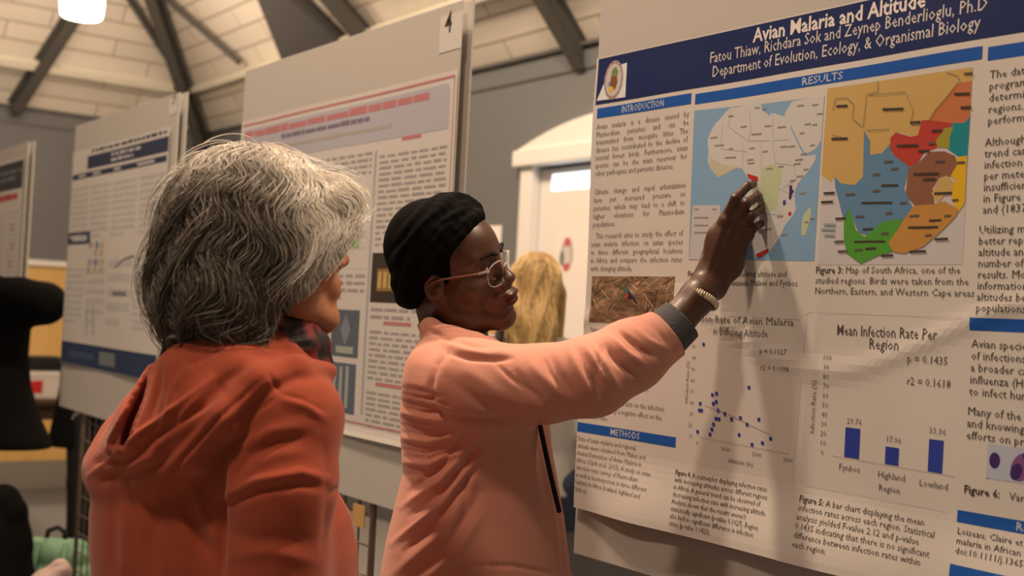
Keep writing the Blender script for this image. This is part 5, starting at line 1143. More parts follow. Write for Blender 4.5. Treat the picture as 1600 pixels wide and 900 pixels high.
def sampler(fld):
    D = fld.D; ax = fld.ax; o = np.array([q[0] for q in ax]); st = np.array([q[1]-q[0] for q in ax])
    def val(P):
        g = (P-o)/st; i = np.clip(np.floor(g).astype(int), 0, np.array(D.shape)-2); f = np.clip(g-i, 0, 1); r = 0
        for a in (0, 1):
            for b in (0, 1):
                for c in (0, 1):
                    r = r+D[i[:, 0]+a, i[:, 1]+b, i[:, 2]+c]*(f[:, 0] if a else 1-f[:, 0])*(f[:, 1] if b else 1-f[:, 1])*(f[:, 2] if c else 1-f[:, 2])
        return r
    def grad(P, e=0.004):
        g = np.stack([val(P+np.eye(3)[a]*e)-val(P-np.eye(3)[a]*e) for a in range(3)], 1); return g/(np.linalg.norm(g, axis=1, keepdims=True)+1e-9)
    return val, grad
def grow(fld, C, B, roots, nstep, step, flow, rng, lift, wave=0.5, snap=0.9, freq=70.0, stop=None):
    """strands laid along the surface of a hair mass, following flow, wandering in waves"""
    val, grad = sampler(fld); P = roots.copy(); n = len(P); off = rng.uniform(*lift, n); ph = rng.uniform(0, 0.8, n); out = [P.copy()]
    for k in range(nstep):
        N = grad(P); d = flow((P-C)@B)@B.T
        side = np.cross(N, d); side /= np.linalg.norm(side, axis=1, keepdims=True)+1e-9
        L_ = (P-C)@B; w_ = np.sin(L_[:, 2]*freq+2.6*np.sin(L_[:, 0]*31+1.3)+2.2*np.sin(L_[:, 1]*27+L_[:, 0]*18)+ph)+0.35*np.sin(L_[:, 2]*190+ph*7)
        d = d/(np.linalg.norm(d, axis=1, keepdims=True)+1e-9)+side*(wave*w_)[:, None]
        d -= N*((d*N).sum(1))[:, None]; d /= np.linalg.norm(d, axis=1, keepdims=True)+1e-9
        P = P+d*(step*(1-0.45*np.clip(((roots-C)@B)[:, 1]/0.05, 0, 1)*np.clip((0.05-((roots-C)@B)[:, 2])/0.04, 0, 1)))[:, None]; e = val(P)-off; P = P-N*np.clip(e, -0.012, 0.012)[:, None]*snap
        if stop is not None: P = np.where(stop((P-C)@B)[:, None], out[-1]+(P-out[-1])*0.02, P)
        out.append(P.copy())
    return np.stack(out, 1)
Vh, Fh = hf_.mesh(1); Nh = normals(Vh, Fh)
M_hair = hair_mat('grey_hair', 0.42)
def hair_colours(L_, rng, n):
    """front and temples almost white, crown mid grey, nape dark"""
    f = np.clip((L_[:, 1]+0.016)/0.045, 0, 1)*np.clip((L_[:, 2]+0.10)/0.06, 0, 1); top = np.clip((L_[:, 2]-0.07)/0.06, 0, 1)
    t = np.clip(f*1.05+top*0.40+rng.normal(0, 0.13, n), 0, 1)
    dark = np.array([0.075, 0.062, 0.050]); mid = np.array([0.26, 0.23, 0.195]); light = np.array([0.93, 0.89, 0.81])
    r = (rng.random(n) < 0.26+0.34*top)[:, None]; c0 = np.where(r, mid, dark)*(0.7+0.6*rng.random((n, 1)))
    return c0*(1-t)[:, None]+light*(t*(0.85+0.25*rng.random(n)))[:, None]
rng = np.random.default_rng(5)
Lh = (Vh-QC)@QB
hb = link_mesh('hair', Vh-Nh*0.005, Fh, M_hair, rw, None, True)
ca = hb.data.color_attributes.new('hair_colour', 'FLOAT_COLOR', 'POINT')
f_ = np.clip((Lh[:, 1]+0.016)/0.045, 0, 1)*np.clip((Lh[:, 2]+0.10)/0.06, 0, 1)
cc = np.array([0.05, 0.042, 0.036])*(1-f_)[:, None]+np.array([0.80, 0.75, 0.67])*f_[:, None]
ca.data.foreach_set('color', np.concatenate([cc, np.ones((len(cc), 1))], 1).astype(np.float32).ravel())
def flow_red(L_):
    x, y, z = L_.T; d = np.stack([x*5.0, (y-0.03)*3.0, -0.35-0.9*np.clip((0.11-z)/0.10, 0, 1)], 1)
    fr = np.clip((y-0.02)/0.06, 0, 1); d[:, 0] += fr*0.35*np.sign(x+0.02); d[:, 1] += fr*0.35*np.clip((z-0.03)/0.05, -1.0, 1)
    return d
n = 15000; idx = rng.choice(len(Vh), n, p=None); roots = Vh[idx]+Nh[idx]*0.001
vis = (Nh[idx]*(CAM-Vh[idx])).sum(1) > -0.5; roots = roots[vis]; n = len(roots)
Pp = grow(hf_, QC, QB, roots, 15, 0.0058, flow_red, rng, (-0.002, 0.007), 0.75, stop=on_face)
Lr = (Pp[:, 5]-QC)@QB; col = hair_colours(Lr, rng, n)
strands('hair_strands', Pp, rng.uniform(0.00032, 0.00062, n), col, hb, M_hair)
# flyaway strands standing off the outline
n2 = 900; idx = rng.choice(len(Vh), n2); roots = Vh[idx]+Nh[idx]*0.002
Pp = grow(hf_, QC, QB, roots, 14, 0.0065, lambda L_: flow_red(L_)+np.stack([L_[:, 0]*6, L_[:, 1]*6, 0*L_[:, 2]], 1), rng, (0.006, 0.020), 0.5, 0.35, 55.0, stop=on_face)
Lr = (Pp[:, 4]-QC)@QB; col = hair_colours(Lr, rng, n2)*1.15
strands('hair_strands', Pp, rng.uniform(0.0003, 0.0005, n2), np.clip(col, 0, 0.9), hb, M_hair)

# ---- scarf
M_scarf = bpy.data.materials.new('black_and_red_scarf'); M_scarf.use_nodes = True
N_ = M_scarf.node_tree.nodes; Lk = M_scarf.node_tree.links; b_ = N_['Principled BSDF']; b_.inputs['Roughness'].default_value = 0.7
tc = N_.new('ShaderNodeTexCoord'); nz = N_.new('ShaderNodeTexNoise'); nz.inputs['Scale'].default_value = 26; nz.inputs['Detail'].default_value = 2; Lk.new(tc.outputs['Object'], nz.inputs['Vector'])
rp = N_.new('ShaderNodeValToRGB'); Lk.new(nz.outputs['Fac'], rp.inputs[0]); Lk.new(rp.outputs[0], b_.inputs['Base Color'])
rp.color_ramp.elements[0].position = 0.47; rp.color_ramp.elements[0].color = (0.010, 0.007, 0.007, 1); rp.color_ramp.elements[1].position = 0.60; rp.color_ramp.elements[1].color = (0.22, 0.018, 0.020, 1)
sc = Field(axis(n0[0]-0.16, n0[0]+0.20, 0.0036), axis(n0[1]-0.18, n0[1]+0.16, 0.0036), axis(n0[2]-0.16, n0[2]+0.06, 0.0036))
ncn = (n0+n1)/2
def sring(t, r1, r2, dz): return ncn+rr_*r1*math.sin(t)+rf_*(r2*math.cos(t)+0.010)+rr_*0.010+np.array([0, 0, dz-0.004+0.008*math.cos(t)])
for r1, r2, dz, tl, tr_ in ((0.066, 0.076, 0.014, 0.002, 0.018), (0.074, 0.092, -0.010, 0.004, 0.023), (0.078, 0.098, -0.036, 0.004, 0.022)):
    sc.chain([sring(2*PI*i/28, r1*(1+0.05*math.sin(5*i)), r2, dz-tl*math.cos(2*PI*i/28)*1.6) for i in range(29)], [tr_*(1+0.1*math.sin(3*i)) for i in range(29)], 0.008, kk=0.004)
V, F = sc.mesh(1); N = normals(V, F)
for pl_ in ([(400, 520), (440, 528), (486, 520)], [(410, 535), (450, 545), (488, 538)], [(430, 548), (460, 560), (486, 556)], [(420, 510), (455, 515), (485, 506)]): fold(V, N, pl_, 3.5, -0.005)
figure_mesh('scarf', V, F, M_scarf, rw)

# ---- sweater with its hood lying on the back
M_red = mat('rust_red_knit', (0.40, 0.084, 0.045), 0.9, 0.16, 900, 0.05, spec=0.12, sheen=0.2)
g = 0.0033
sf_ = Field(axis(rb[0]-0.40, rb[0]+0.42, 0.012, [(rb[0]-0.36, rb[0]+0.30, g)]), axis(rb[1]-0.40, rb[1]+0.40, 0.012, [(rb[1]-0.36, rb[1]+0.26, g)]), axis(0.72, 1.50, 0.012, [(0.98, 1.50, g)]))
def ss(pxl, pxr, y, Zc, dep): a, b = PX(pxl, y, Zc), PX(pxr, y, Zc); return ((a+b)/2, np.linalg.norm(b-a)/2, dep)
sf_.loft([ss(158, 556, 1060, 1.63, .17), ss(156, 559, 900, 1.63, .165), ss(152, 557, 850, 1.63, .165), ss(152, 546, 800, 1.63, .16), ss(160, 520, 750, 1.63, .152), ss(178, 500, 700, 1.63, .148), ss(212, 496, 650, 1.63, .142), ss(242, 494, 612, 1.63, .125), ss(258, 474, 575, 1.63, .10), ss(284, 444, 548, 1.63, .08), ss(300, 430, 530, 1.63, 0.07)], hr, hf, 0.0, pw=2.2)
sf_.chain([PX(446, 612, 1.56), PX(452, 655, 1.515), PX(440, 760, 1.495), PX(428, 960, 1.490)], [0.055, 0.0655, 0.067, 0.0625], 0.04, kk=0.02)
sf_.chain([eR, hR-rf_*0.02], [0.062, 0.045], 0.03)
sf_.chain([sL, eL, hL-rf_*0.02], [0.060, 0.055, 0.045], 0.04, kk=0.02)
# hood: a soft bag hanging from the neckline, with a thick folded rim on either side of the opening
sf_.chain([PX(358, 548, 1.545), PX(312, 605, 1.522), PX(258, 675, 1.525), PX(204, 727, 1.562)], [0.046, 0.056, 0.060, 0.050], 0.03, kk=0.03)
sf_.chain([PX(292, 540, 1.60), PX(250, 602, 1.60), PX(197, 680, 1.585), PX(163, 727, 1.575)], [0.014, 0.022, 0.027, 0.026], 0.02, kk=0.02)
sf_.chain([PX(512, 580, 1.555), PX(462, 576, 1.500), PX(408, 598, 1.470), PX(350, 655, 1.452), PX(300, 712, 1.462), PX(250, 752, 1.492), PX(200, 764, 1.535), PX(160, 745, 1.575)], [0.012, 0.016, 0.019, 0.021, 0.021, 0.021, 0.022, 0.020], 0.014, kk=0.012)
sf_.chain([PX(430, 545, 1.55), PX(372, 580, 1.500), PX(310, 650, 1.478), PX(255, 705, 1.488), PX(180, 740, 1.55)], [0.018, 0.026, 0.030, 0.028, 0.020], 0.03, kk=0.02)
sf_.chain([PX(272, 532, 1.60), PX(330, 528, 1.565), PX(400, 532, 1.56), PX(445, 552, 1.56), PX(486, 590, 1.58)], [0.014, 0.013, 0.013, 0.013, 0.012], 0.014, kk=0.01)
sf_.cone(n0+np.array([0, 0, 0.03]), n1+np.array([0, 0, 0.005]), 0.066, 0.064, 0.008, sub=True)
sf_.chain([PX(243, 572, 1.53), PX(229, 618, 1.51), PX(209, 690, 1.51)], [0.0030, 0.0060, 0.0045], 0.004, sub=True, flat=FW, fac=0.07)
V, F = sf_.mesh(2); N = normals(V, F)
G = lambda pts, w_, a_, Z=None: fold(V, N, pts, w_, a_, Z)
for pts, w_, a_ in (([(239, 562), (215, 624), (173, 683), (169, 700), (193, 705)], 3.5, 0.005), ([(228, 600), (206, 655), (194, 698)], 6, -0.009),
    ([(330, 592), (264, 646), (218, 677), (187, 705), (138, 745)], 4, 0.006), ([(345, 606), (285, 655), (235, 692), (200, 722), (160, 752)], 7, -0.009),
    ([(410, 592), (340, 654), (285, 716), (252, 770)], 4, -0.006), ([(505, 590), (462, 590), (417, 612), (361, 668), (315, 722), (277, 757), (235, 797)], 8, -0.007),
    ([(420, 582), (430, 600), (438, 615)], 3, -0.003), ([(440, 616), (470, 624), (506, 643)], 3, -0.0035), ([(432, 620), (405, 640), (375, 668)], 4, -0.003),
    ([(440, 625), (480, 635), (508, 655)], 7, 0.004),
    ([(363, 700), (352, 745), (346, 790), (346, 900)], 6, -0.010), ([(375, 700), (362, 745), (358, 790)], 9, 0.006),
    ([(352, 775), (399, 752), (470, 738), (511, 748)], 7, 0.006), ([(354, 790), (405, 768), (470, 756), (512, 764)], 6, -0.005),
    ([(350, 738), (380, 698), (425, 674), (470, 665)], 10, 0.005), ([(362, 748), (392, 712), (435, 690), (480, 682)], 8, -0.004), ([(395, 728), (430, 712), (480, 705)], 9, 0.0025),
    ([(505, 690), (512, 740), (508, 800)], 7, -0.002), ([(520, 765), (512, 800), (506, 860)], 8, -0.003), ([(512, 775), (530, 765), (545, 785)], 6, -0.004),
    ([(298, 560), (270, 610), (262, 650), (240, 700)], 7, 0.004), ([(330, 590), (290, 650), (235, 712), (160, 738)], 7, 0.006), ([(345, 612), (300, 672), (250, 725), (180, 752)], 7, -0.005),
    ([(400, 560), (345, 600), (300, 655)], 8, -0.004), ([(262, 690), (245, 705), (205, 720), (150, 722)], 6, -0.004),
    ([(232, 575), (212, 612), (198, 640), (172, 688), (170, 702), (195, 702)], 3.5, 0.005), ([(252, 570), (246, 610), (236, 655)], 5, -0.005),
    ([(200, 780), (196, 830), (192, 900)], 12, 0.003), ([(176, 790), (178, 840), (178, 900)], 10, -0.003), ([(240, 800), (235, 850), (240, 900)], 12, -0.004), ([(290, 790), (310, 840), (330, 870)], 9, -0.005), ([(300, 760), (325, 820), (340, 850)], 9, 0.004),
    ([(352, 830), (400, 845), (450, 842), (500, 850)], 12, -0.0025), ([(352, 870), (420, 862), (500, 880)], 10, 0.0025)):
    G(pts, w_, a_)
V = relax(V, F, 1)
figure_mesh('sweater', V, F, M_red, rw)
tb = MB(); tb.tube([PX(340, 519, 1.535), PX(372, 521, 1.535), PX(402, 531, 1.53), (PX(428, 546, 1.53)), PX(446, 560, 1.535)], 0.0024, 8); tb.build('ochre_neck_trim', mat('ochre_trim', (0.42, 0.20, 0.035), 0.7), rw, True)
# trousers and shoes below the frame
tfd = Field(axis(rb[0]-0.36, rb[0]+0.36, 0.012), axis(rb[1]-0.36, rb[1]+0.36, 0.012), axis(0.0, 1.02, 0.014))
for q in (-1, 1):
    hp = rs(0.86, 0, 0, 0)[0]+rr_*0.09*q; tfd.chain([hp, np.array([hp[0], hp[1], 0.47]), np.array([hp[0], hp[1], 0.09])], [0.112, 0.080, 0.068], 0.03, kk=0.02)
V, F = tfd.mesh(1); figure_mesh('trousers', V, F, mat('dark_denim', (0.02, 0.025, 0.04), 0.8), rw)
for q in (-1, 1):
    hp = rs(0.86, 0, 0, 0)[0]+rr_*0.09*q; s_ = Field(axis(hp[0]-0.2, hp[0]+0.26, 0.007), axis(hp[1]-0.26, hp[1]+0.26, 0.007), axis(-0.01, 0.13, 0.007))
    s_.chain([np.array([hp[0], hp[1], 0.05])-rf_*0.035, np.array([hp[0], hp[1], 0.04])+rf_*0.15], [0.049, 0.039], 0.0); s_.D = np.maximum(s_.D, (0.002-np.broadcast_to(s_.ax[2], s_.D.shape)).astype(np.float32)); V, F = s_.mesh(1); figure_mesh('shoe', V, F, mat('black_shoe', (0.012, 0.012, 0.012), 0.4), rw)
# ------------------------------------------------------------------ people and things further back
def low_body(root, base, R_, height, skin, hair_col, pose_arms, names, cloth, seat=None):
    """a background figure: body in one mesh, garment pieces as parts"""
    r, f = R_[:, 0], R_[:, 1]; s = height/1.68
    C = np.array([base[0], base[1], 1.555*s])
    fd = Field(axis(base[0]-0.5*s, base[0]+0.5*s, 0.013, [(C[0]-0.12, C[0]+0.12, 0.006)]), axis(base[1]-0.5*s, base[1]+0.5*s, 0.013, [(C[1]-0.12, C[1]+0.12, 0.006)]), axis(0.01, C[2]+0.2, 0.014, [(C[2]-0.14, C[2]+0.16, 0.006)]))
    T = head_field(fd, C, R_, s)
    n0, n1 = T(0, -0.018, -0.05), np.array([base[0], base[1], 1.38*s])
    fd.cone(n0, n1, 0.05*s, 0.056*s, 0.03)
    S_ = lambda z, w_, d_: (np.array([base[0], base[1], z*s]), w_*s, d_*s)
    fd.loft([S_(0.86, 0.15, 0.11), S_(1.0, 0.13, 0.095), S_(1.2, 0.14, 0.10), S_(1.34, 0.15, 0.08), S_(1.41, 0.07, 0.05)], r, f, 0.03)
    arms = pose_arms(base, r, f, s)
    for pts in arms:
        fd.chain(pts, [0.045*s, 0.038*s, 0.026*s], 0.03, kk=0.02); c = pts[-1]; d_ = pts[-1]-pts[-2]; d_ /= np.linalg.norm(d_)
        sd = np.cross(d_, [0, 0, 1.0]); sd = sd/(np.linalg.norm(sd)+1e-6) if np.linalg.norm(sd) > 0.1 else f
        fd.ell(c+d_*0.05, (0.045, 0.036, 0.022), np.stack([d_, sd, np.cross(d_, sd)], 1), 0.015)
        for i in range(4): fd.chain([c+d_*0.08+sd*(0.026-0.017*i), c+d_*0.15+sd*(0.028-0.018*i)], [0.0095, 0.008], 0.006)
        fd.chain([c+d_*0.03+sd*0.03, c+d_*0.09+sd*0.05], [0.011, 0.0085], 0.01)
    for q in (-1, 1):
        hp = np.array([base[0], base[1], 0.86*s])+r*0.085*q*s
        fd.chain([hp, np.array([hp[0], hp[1], 0.47*s]), np.array([hp[0], hp[1], 0.085])], [0.085*s, 0.055*s, 0.036*s], 0.03, kk=0.02)
        fd.chain([np.array([hp[0], hp[1], 0.055])-f*0.03, np.array([hp[0], hp[1], 0.035])+f*0.13], [0.034, 0.027], 0.02)
    V, F = fd.mesh(1); figure_mesh('body', V, F, skin, root); eyes(T, R_, s, root, (0.05, 0.04, 0.03))
    # trousers and shoes
    tf_ = Field(axis(base[0]-0.36, base[0]+0.36, 0.014), axis(base[1]-0.36, base[1]+0.36, 0.014), axis(0.0, 1.06*s, 0.016))
    for q in (-1, 1):
        hp = np.array([base[0], base[1], 0.88*s])+r*0.085*q*s
        tf_.chain([hp, np.array([hp[0], hp[1], 0.47*s]), np.array([hp[0], hp[1], 0.09])], [0.108*s, 0.078*s, 0.064*s], 0.03, kk=0.02)
    V, F = tf_.mesh(1); figure_mesh('trousers', V, F, cloth[1], root)
    for q in (-1, 1):
        hp = np.array([base[0], base[1], 0])+r*0.085*q*s; sh = Field(axis(hp[0]-0.24, hp[0]+0.24, 0.009), axis(hp[1]-0.24, hp[1]+0.24, 0.009), axis(-0.01, 0.13, 0.009))
        sh.chain([np.array([hp[0], hp[1], 0.05])-f*0.035, np.array([hp[0], hp[1], 0.04])+f*0.15], [0.049, 0.039], 0.0); sh.D = np.maximum(sh.D, (0.002-np.broadcast_to(sh.ax[2], sh.D.shape)).astype(np.float32)); V, F = sh.mesh(1); figure_mesh('shoe', V, F, mat('black_shoe', (0.012, 0.012, 0.012), 0.4), root)
    return T, C, S_, arms, s
def hang(base, r, f, s): return [[np.array([base[0], base[1], 1.34*s])+r*0.165*q*s, np.array([base[0], base[1], 1.06*s])+r*0.20*q*s, np.array([base[0], base[1], 0.82*s])+r*0.19*q*s+f*0.08] for q in (-1, 1)]
# --- the blonde woman walking away towards the door
bb = PX(838, 450, 4.35)*np.array([1, 1, 0]); Rb = rot_basis(FW*0.98+RT*0.16)
bw = empty('person', tuple(bb), 'woman with long blonde hair seen from behind, in front of the white door', 'person')
M_top = mat('pale_grey_top', (0.34, 0.33, 0.32), 0.85, 0.2, 60)
T, C, S_, arms, s = low_body(bw, bb, Rb, 1.72, mat('light_skin', (0.45, 0.24, 0.16), 0.5), None, hang, None, (M_top, mat('blue_denim', (0.03, 0.04, 0.07), 0.8)))
g_ = Field(axis(bb[0]-0.4, bb[0]+0.4, 0.011), axis(bb[1]-0.4, bb[1]+0.4, 0.011), axis(0.78, 1.52, 0.011))
g_.loft([S_(0.84, 0.18, 0.14), S_(1.0, 0.165, 0.125), S_(1.2, 0.17, 0.125), S_(1.33, 0.175, 0.10), S_(1.40, 0.11, 0.07), S_(1.44, 0.065, 0.055)], Rb[:, 0], Rb[:, 1], 0)
for pts in arms: g_.chain(pts, [0.062, 0.052, 0.040], 0.03, kk=0.02)
V, F = g_.mesh(2); figure_mesh('jumper', V, F, M_top, bw)
st = MB(); q0 = [np.array([bb[0], bb[1], z])+Rb[:, 0]*x+Rb[:, 1]*y for x, y, z in ((-0.10, 0.03, 1.50), (-0.115, -0.08, 1.44), (-0.12, -0.125, 1.30), (-0.12, -0.128, 1.10), (-0.12, -0.12, 0.95))]
st.tube(q0, 0.016, 8); st.build('bag_strap', mat('charcoal_strap', (0.03, 0.03, 0.03), 0.8), bw, True)
hq = Field(axis(C[0]-0.18, C[0]+0.18, 0.006), axis(C[1]-0.18, C[1]+0.18, 0.006), axis(1.10, C[2]+0.2, 0.006))
hq.ell(T(0, -0.012, 0.055), (0.086, 0.106, 0.090), Rb); hq.chain([T(0, -0.07, 0.02), T(0.005, -0.115, -0.12), T(0.02, -0.135, -0.27), T(0.03, -0.135, -0.38)], [0.085, 0.082, 0.078, 0.055], 0.04, kk=0.03, flat=Rb[:, 1], fac=1.7)
hq.cone(T(-0.075, 0.0, 0.0), T(-0.07, -0.02, -0.18), 0.028, 0.03, 0.03); hq.cone(T(0.075, 0.0, 0.0), T(0.07, -0.02, -0.20), 0.028, 0.03, 0.03)
hq.ell(T(0, 0.11, -0.03), (0.055, 0.06, 0.085), Rb, 0.015, True)
Vb, Fb = hq.mesh(1); Nb = normals(Vb, Fb); M_bl = hair_mat('blonde_hair', 0.4); rng = np.random.default_rng(9)
hb2 = link_mesh('hair', Vb-Nb*0.004, Fb, M_bl, bw, None, True); ca = hb2.data.color_attributes.new('hair_colour', 'FLOAT_COLOR', 'POINT')
ca.data.foreach_set('color', np.tile(np.array([0.24, 0.15, 0.05, 1], np.float32), (len(Vb), 1)).ravel())
n = 6500; idx = rng.choice(len(Vb), n); m_ = (Nb[idx]*(CAM-Vb[idx])).sum(1) > -0.3*4; idx = idx[m_]; n = len(idx)
Pb = grow(hq, C, Rb, Vb[idx], 12, 0.014, lambda L_: np.stack([L_[:, 0]*4*np.clip((L_[:, 2]-0.05)/0.06, 0, 1), (L_[:, 1]-0.03)*3*np.clip((L_[:, 2]-0.03)/0.06, 0, 1), -0.5-0*L_[:, 2]], 1), rng, (-0.002, 0.008), 0.28, 0.9, 40.0)
tn = rng.random((n, 1)); zt = np.clip((((Vb[idx]-C)@Rb)[:, 2:3]+0.35)/0.45, 0, 1)
cb_ = (np.array([0.30, 0.19, 0.07])*(1-tn)+np.array([0.74, 0.56, 0.28])*tn)*(0.75+0.35*zt)
strands('hair_strands', Pb, rng.uniform(0.0006, 0.0012, n), np.clip(cb_, 0, 0.9), hb2, M_bl)

# --- the person in the black coat at the left edge, one arm raised
cb = PX(-72, 450, 5.25)*np.array([1, 1, 0]); Rc = rot_basis(FW*0.85+RT*0.3)
M_coat = mat('black_coat_cloth', (0.0045, 0.0045, 0.0045), 0.95, 0.2, 90, spec=0.1)
cw = empty('person', tuple(cb), 'person in a black coat with a raised elbow at the left picture edge', 'person')
eb1 = PX(70, 474, 5.2)
def raised(base, r, f, s): return [[np.array([base[0], base[1], 1.36*s])+r*0.165*s, eb1, PX(-20, 440, 4.98)], hang(base, r, f, s)[0]]
T, C, S_, arms, s = low_body(cw, cb, Rc, 1.72, mat('light_skin', (0.45, 0.24, 0.16), 0.5), None, raised, None, (M_coat, mat('black_trousers', (0.006, 0.006, 0.007), 0.9)))
k_ = Field(axis(cb[0]-0.5, cb[0]+0.5, 0.012), axis(cb[1]-0.5, cb[1]+0.5, 0.012), axis(0.70, 1.56, 0.012))
def cs(pxl, pxr, y, dep): a, b = PX(pxl, y, 5.25), PX(pxr, y, 5.25); return ((a+b)/2, np.linalg.norm(b-a)/2, dep)
k_.loft([cs(-170, 80, 696, .17), cs(-168, 76, 680, .17), cs(-160, 62, 650, .16), cs(-150, 46, 600, .15), cs(-145, 42, 550, .14), cs(-140, 46, 510, .14), cs(-136, 42, 480, .13), cs(-122, 10, 450, .10), cs(-102, -40, 432, .07)], hr, hf, 0, pw=2.2)
k_.chain([arms[0][0], arms[0][1], arms[0][2]], [0.085, 0.088, 0.060], 0.05, kk=0.03); k_.chain(arms[1], [0.07, 0.06, 0.05], 0.04, kk=0.02)
V, F = k_.mesh(2); figure_mesh('coat', V, F, M_coat, cw)
hz_ = Field(axis(C[0]-0.15, C[0]+0.15, 0.007), axis(C[1]-0.15, C[1]+0.15, 0.007), axis(C[2]-0.12, C[2]+0.18, 0.007)); hz_.ell(T(0, -0.016, 0.055), (0.083, 0.102, 0.088), Rc); hz_.ell(T(0, -0.06, -0.02), (0.075, 0.06, 0.08), Rc, 0.03); hz_.ell(T(0, 0.11, -0.03), (0.06, 0.06, 0.09), Rc, 0.01, True)
V, F = hz_.mesh(1); figure_mesh('hair', V, F, mat('dark_brown_hair', (0.02, 0.014, 0.01), 0.6, 0.5, 120), cw)

# --- a second person in black, mostly hidden by the dark blue banded board
db = PX(146, 450, 6.7)*np.array([1, 1, 0]); Rd = rot_basis(RT*0.9+FW*0.3)
dw = empty('person', tuple(db), 'person in black trousers standing behind the board with the dark blue banded poster', 'person')
T, C, S_, arms, s = low_body(dw, db, Rd, 1.66, mat('light_skin', (0.45, 0.24, 0.16), 0.5), None, hang, None, (M_coat, mat('black_trousers', (0.006, 0.006, 0.007), 0.9)))
k_ = Field(axis(db[0]-0.4, db[0]+0.4, 0.013), axis(db[1]-0.4, db[1]+0.4, 0.013), axis(0.60, 1.5, 0.013))
k_.loft([S_(0.66, 0.17, 0.20), S_(0.86, 0.18, 0.17), S_(1.0, 0.17, 0.15), S_(1.2, 0.18, 0.15), S_(1.33, 0.18, 0.12), S_(1.40, 0.11, 0.08), S_(1.43, 0.07, 0.06)], Rd[:, 0], Rd[:, 1], 0)
for pts in arms: k_.chain(pts, [0.066, 0.056, 0.044], 0.03, kk=0.02)
V, F = k_.mesh(2); figure_mesh('jacket', V, F, M_coat, dw)
hz_ = Field(axis(C[0]-0.15, C[0]+0.15, 0.007), axis(C[1]-0.15, C[1]+0.15, 0.007), axis(C[2]-0.2, C[2]+0.18, 0.007)); hz_.ell(T(0, -0.016, 0.055), (0.083, 0.102, 0.088), Rd); hz_.ell(T(0, -0.06, -0.05), (0.085, 0.06, 0.12), Rd, 0.03); hz_.ell(T(0, 0.11, -0.03), (0.06, 0.06, 0.09), Rd, 0.01, True)
V, F = hz_.mesh(1); figure_mesh('hair', V, F, mat('brown_hair', (0.045, 0.026, 0.015), 0.6, 0.5, 120), dw)

# --- counter with a carton by the far panelling
M_dkwood = mat('dark_stained_wood', (0.045, 0.028, 0.018), 0.5, 0.1, 20)
tc_ = PX(86, 600, 8.7); tx, ty = tc_[0], tc_[1]
tb = empty('table', (tx, ty, 0), 'dark wooden table by the honey wood panelling, half hidden by the black coat', 'table')
MB().box(tx-0.55, tx+0.55, ty-0.30, ty+0.30, 0.70, 0.74, bev=0.006).build('tabletop', M_dkwood, tb)
MB().box(tx-0.48, tx+0.48, ty-0.25, ty+0.25, 0.60, 0.70).build('apron', M_dkwood, tb)
for sx in (-1, 1):
    for sy in (-1, 1): MB().box(tx+sx*0.48-0.03, tx+sx*0.48+0.03, ty+sy*0.24-0.03, ty+sy*0.24+0.03, 0, 0.60, bev=0.004).build('leg', M_dkwood, tb)
bx_ = PX(62, 560, 8.6); bxx, byy = bx_[0], bx_[1]
c_ = empty('carton', (bxx, byy, 0.74), 'white carton with a red patch on the dark table at the far wall', 'box')
MB().box(bxx-0.13, bxx+0.15, byy-0.10, byy+0.12, 0.74, 0.93, bev=0.006).build('carton_box', mat('white_carton', (0.62, 0.60, 0.58), 0.7), c_)
MB().box(bxx-0.075, bxx+0.005, byy-0.103, byy-0.1005, 0.78, 0.87).build('red_patch', mat('red_patch', (0.48, 0.03, 0.03), 0.6), c_)
MB().box(bxx-0.132, bxx+0.152, byy-0.104, byy+0.124, 0.90, 0.935, bev=0.004).build('lid', mat('pale_lid', (0.68, 0.66, 0.64), 0.7), c_)
tag(MB().box(bxx-0.12, bxx+0.14, byy-0.09, byy+0.10, 0.936, 1.04, bev=0.01).box(bxx-0.125, bxx+0.145, byy-0.095, byy+0.105, 0.985, 0.993).build('black_case', mat('black_plastic', (0.02, 0.02, 0.02), 0.5), origin=(bxx, byy, 0.936)), 'black case lying on top of the white carton', 'case')
def soft(name, chains, m, lab, cat, g=0.008, folds=(), group=None, parts=()):
    P = np.array([p for ch, r, *_ in chains for p in ch]); R_ = max(max(r) for ch, r, *_ in chains)+0.04
    lo, hi = P.min(0)-R_, P.max(0)+R_; f_ = Field(axis(lo[0], hi[0], g), axis(lo[1], hi[1], g), axis(max(-0.02, lo[2]), hi[2], g))
    for ch, r, k in chains: f_.chain(ch, r, k, kk=0.02)
    f_.D = np.maximum(f_.D, (0.002-np.broadcast_to(f_.ax[2], f_.D.shape)).astype(np.float32))
    V, F = f_.mesh(2); N = normals(V, F)
    for q in folds: fold(V, N, *q)
    return V, F, lo, hi
# --- mint green padded backpack standing on the carpet behind the wire grid
gp = PX(88, 860, 5.12); M_mint = mat('mint_nylon', (0.16, 0.30, 0.20), 0.55, 0.15, 30, 0.08)
gx, gy = gp[0], gp[1]
gb = empty('backpack', (gx, gy, 0), 'mint green padded backpack on the carpet at the lower left, behind the wire grid', 'backpack')
L3 = lambda dx, z, df=0.0: np.array([gx, gy, 0])+hr*dx+hf*df+np.array([0, 0, z])
ch = []
for z, w_, r_ in ((0.09, 0.09, 0.085), (0.19, 0.11, 0.085), (0.29, 0.105, 0.082), (0.375, 0.085, 0.072)): ch.append(([L3(-w_, z), L3(w_, z)], [r_, r_], 0.012))
V, F, lo, hi = soft('b', ch, None, '', '', 0.006); N = normals(V, F)
for q in ([(70, 822), (62, 860), (64, 905)], [(105, 822), (108, 860), (106, 905)], [(35, 860), (60, 852)], [(112, 850), (145, 862)], [(36, 880), (60, 886)], [(112, 890), (146, 880)]): fold(V, N, q, 5, -0.008)
figure_mesh('bag_body', V, F, M_mint, gb)
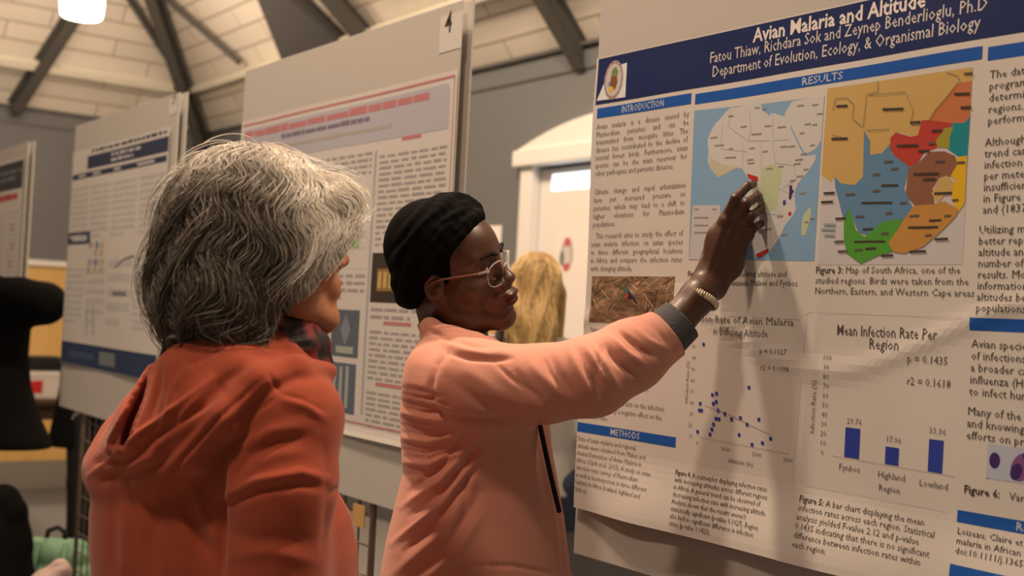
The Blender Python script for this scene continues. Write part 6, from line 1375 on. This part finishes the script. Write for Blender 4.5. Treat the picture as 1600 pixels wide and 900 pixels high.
hd = MB(); hd.tube([L3(-0.045, 0.43), L3(-0.04, 0.475), L3(0.0, 0.492), L3(0.03, 0.475), L3(0.035, 0.43)], 0.011, 8); hd.build('handle', mat('black_webbing', (0.012, 0.012, 0.013), 0.8), gb, True)
sp = MB(); 
for dx in (-0.055, 0.062): sp.tube([L3(dx, 0.435, -0.055), L3(dx, 0.36, -0.098), L3(dx*1.1, 0.22, -0.105), L3(dx*1.25, 0.10, -0.10)], 0.013, 8)
sp.build('strap', mat('mint_strap', (0.11, 0.21, 0.14), 0.6), gb, True)
pk = PX(80, 915, 4.42); V, F, lo, hi = soft('s', [([PX(42, 940, 4.42), PX(70, 912, 4.40), PX(94, 888, 4.42), PX(106, 894, 4.44)], [0.045, 0.05, 0.032, 0.018], 0.02), ([np.array([pk[0], pk[1], 0.04]), np.array([pk[0], pk[1], 0.26])], [0.10, 0.06], 0.05)], None, '', '', 0.008); N = normals(V, F)
fold(V, N, [(60, 900), (85, 885), (108, 880)], 4, -0.008)
o = link_mesh('jacket', V, F, mat('pale_pink_cloth', (0.42, 0.32, 0.30), 0.85, 0.3, 40), smooth=True, origin=(pk[0], pk[1], 0)); tag(o, 'pale pinkish jacket heaped on the carpet in front of the mint green backpack', 'jacket')
# black coat heaped over a bag at the lower left corner
bk = PX(-14, 800, 4.85); bx2, by2 = bk[0], bk[1]
V, F, lo, hi = soft('c', [([PX(-16, 838, 4.85), PX(4, 785, 4.85), PX(20, 800, 4.85), PX(32, 850, 4.85)], [0.10, 0.070, 0.055, 0.045], 0.03), ([np.array([bx2, by2, 0.08]), np.array([bx2, by2, 0.50])], [0.15, 0.10], 0.04), ([PX(20, 840, 4.85), PX(30, 920, 4.85)], [0.06, 0.07], 0.04)], None, '', '', 0.008); N = normals(V, F)
for q in ([(0, 780), (15, 830), (12, 880)], [(20, 790), (36, 830), (40, 870)]): fold(V, N, q, 6, -0.01)
o = link_mesh('coat', V, F, M_coat, smooth=True, origin=(bx2, by2, 0)); tag(o, 'black coat heaped on the carpet in the lower left corner', 'coat')

# --- table with a black cloth behind the front board
t0x, t1x, t0y, t1y, th = 1.98, 2.72, 0.40, 3.02, 0.80
bt = empty('table', ((t0x+t1x)/2, (t0y+t1y)/2, 0), 'long table under a black cloth behind the front display board', 'table')
MB().box(t0x+0.03, t1x-0.03, t0y+0.03, t1y-0.03, th-0.04, th-0.008).build('tabletop', M_dkwood, bt)
for x in (t0x+0.08, t1x-0.08):
    for y in (t0y+0.1, t1y-0.1): MB().tube([(x, y, 0.0), (x, y, th-0.04)], 0.016, 8).build('leg', M_steel, bt, True)
V = []; F = []; nn = 160; per = 2*((t1x-t0x)+(t1y-t0y))
def rim(t):
    a, b = t1x-t0x, t1y-t0y
    if t < a: return t0x+t, t0y, 0, -1
    if t < a+b: return t1x, t0y+t-a, 1, 0
    if t < 2*a+b: return t1x-(t-a-b), t1y, 0, 1
    return t0x, t1y-(t-2*a-b), -1, 0
for zi, (z, o_) in enumerate(((th, 0.0), (th-0.02, 0.006), (th-0.3, 0.012), (0.03, 0.022))):
    for i in range(nn): x, y, nx, ny = rim(per*i/nn); w_ = o_*(1+0.9*math.sin(i*1.35))*(1 if zi else 0); V.append((x+nx*w_, y+ny*w_, z))
for zi in range(3):
    for i in range(nn): F.append((zi*nn+i, (zi+1)*nn+i, (zi+1)*nn+(i+1) % nn, zi*nn+(i+1) % nn))
F.append(tuple(range(nn)))
o = link_mesh('tablecloth', V, F, mat('black_cloth', (0.010, 0.010, 0.011), 0.9), origin=((t0x+t1x)/2, (t0y+t1y)/2, 0.03)); tag(o, 'black cloth draped to the floor over the table behind the front board', 'tablecloth')
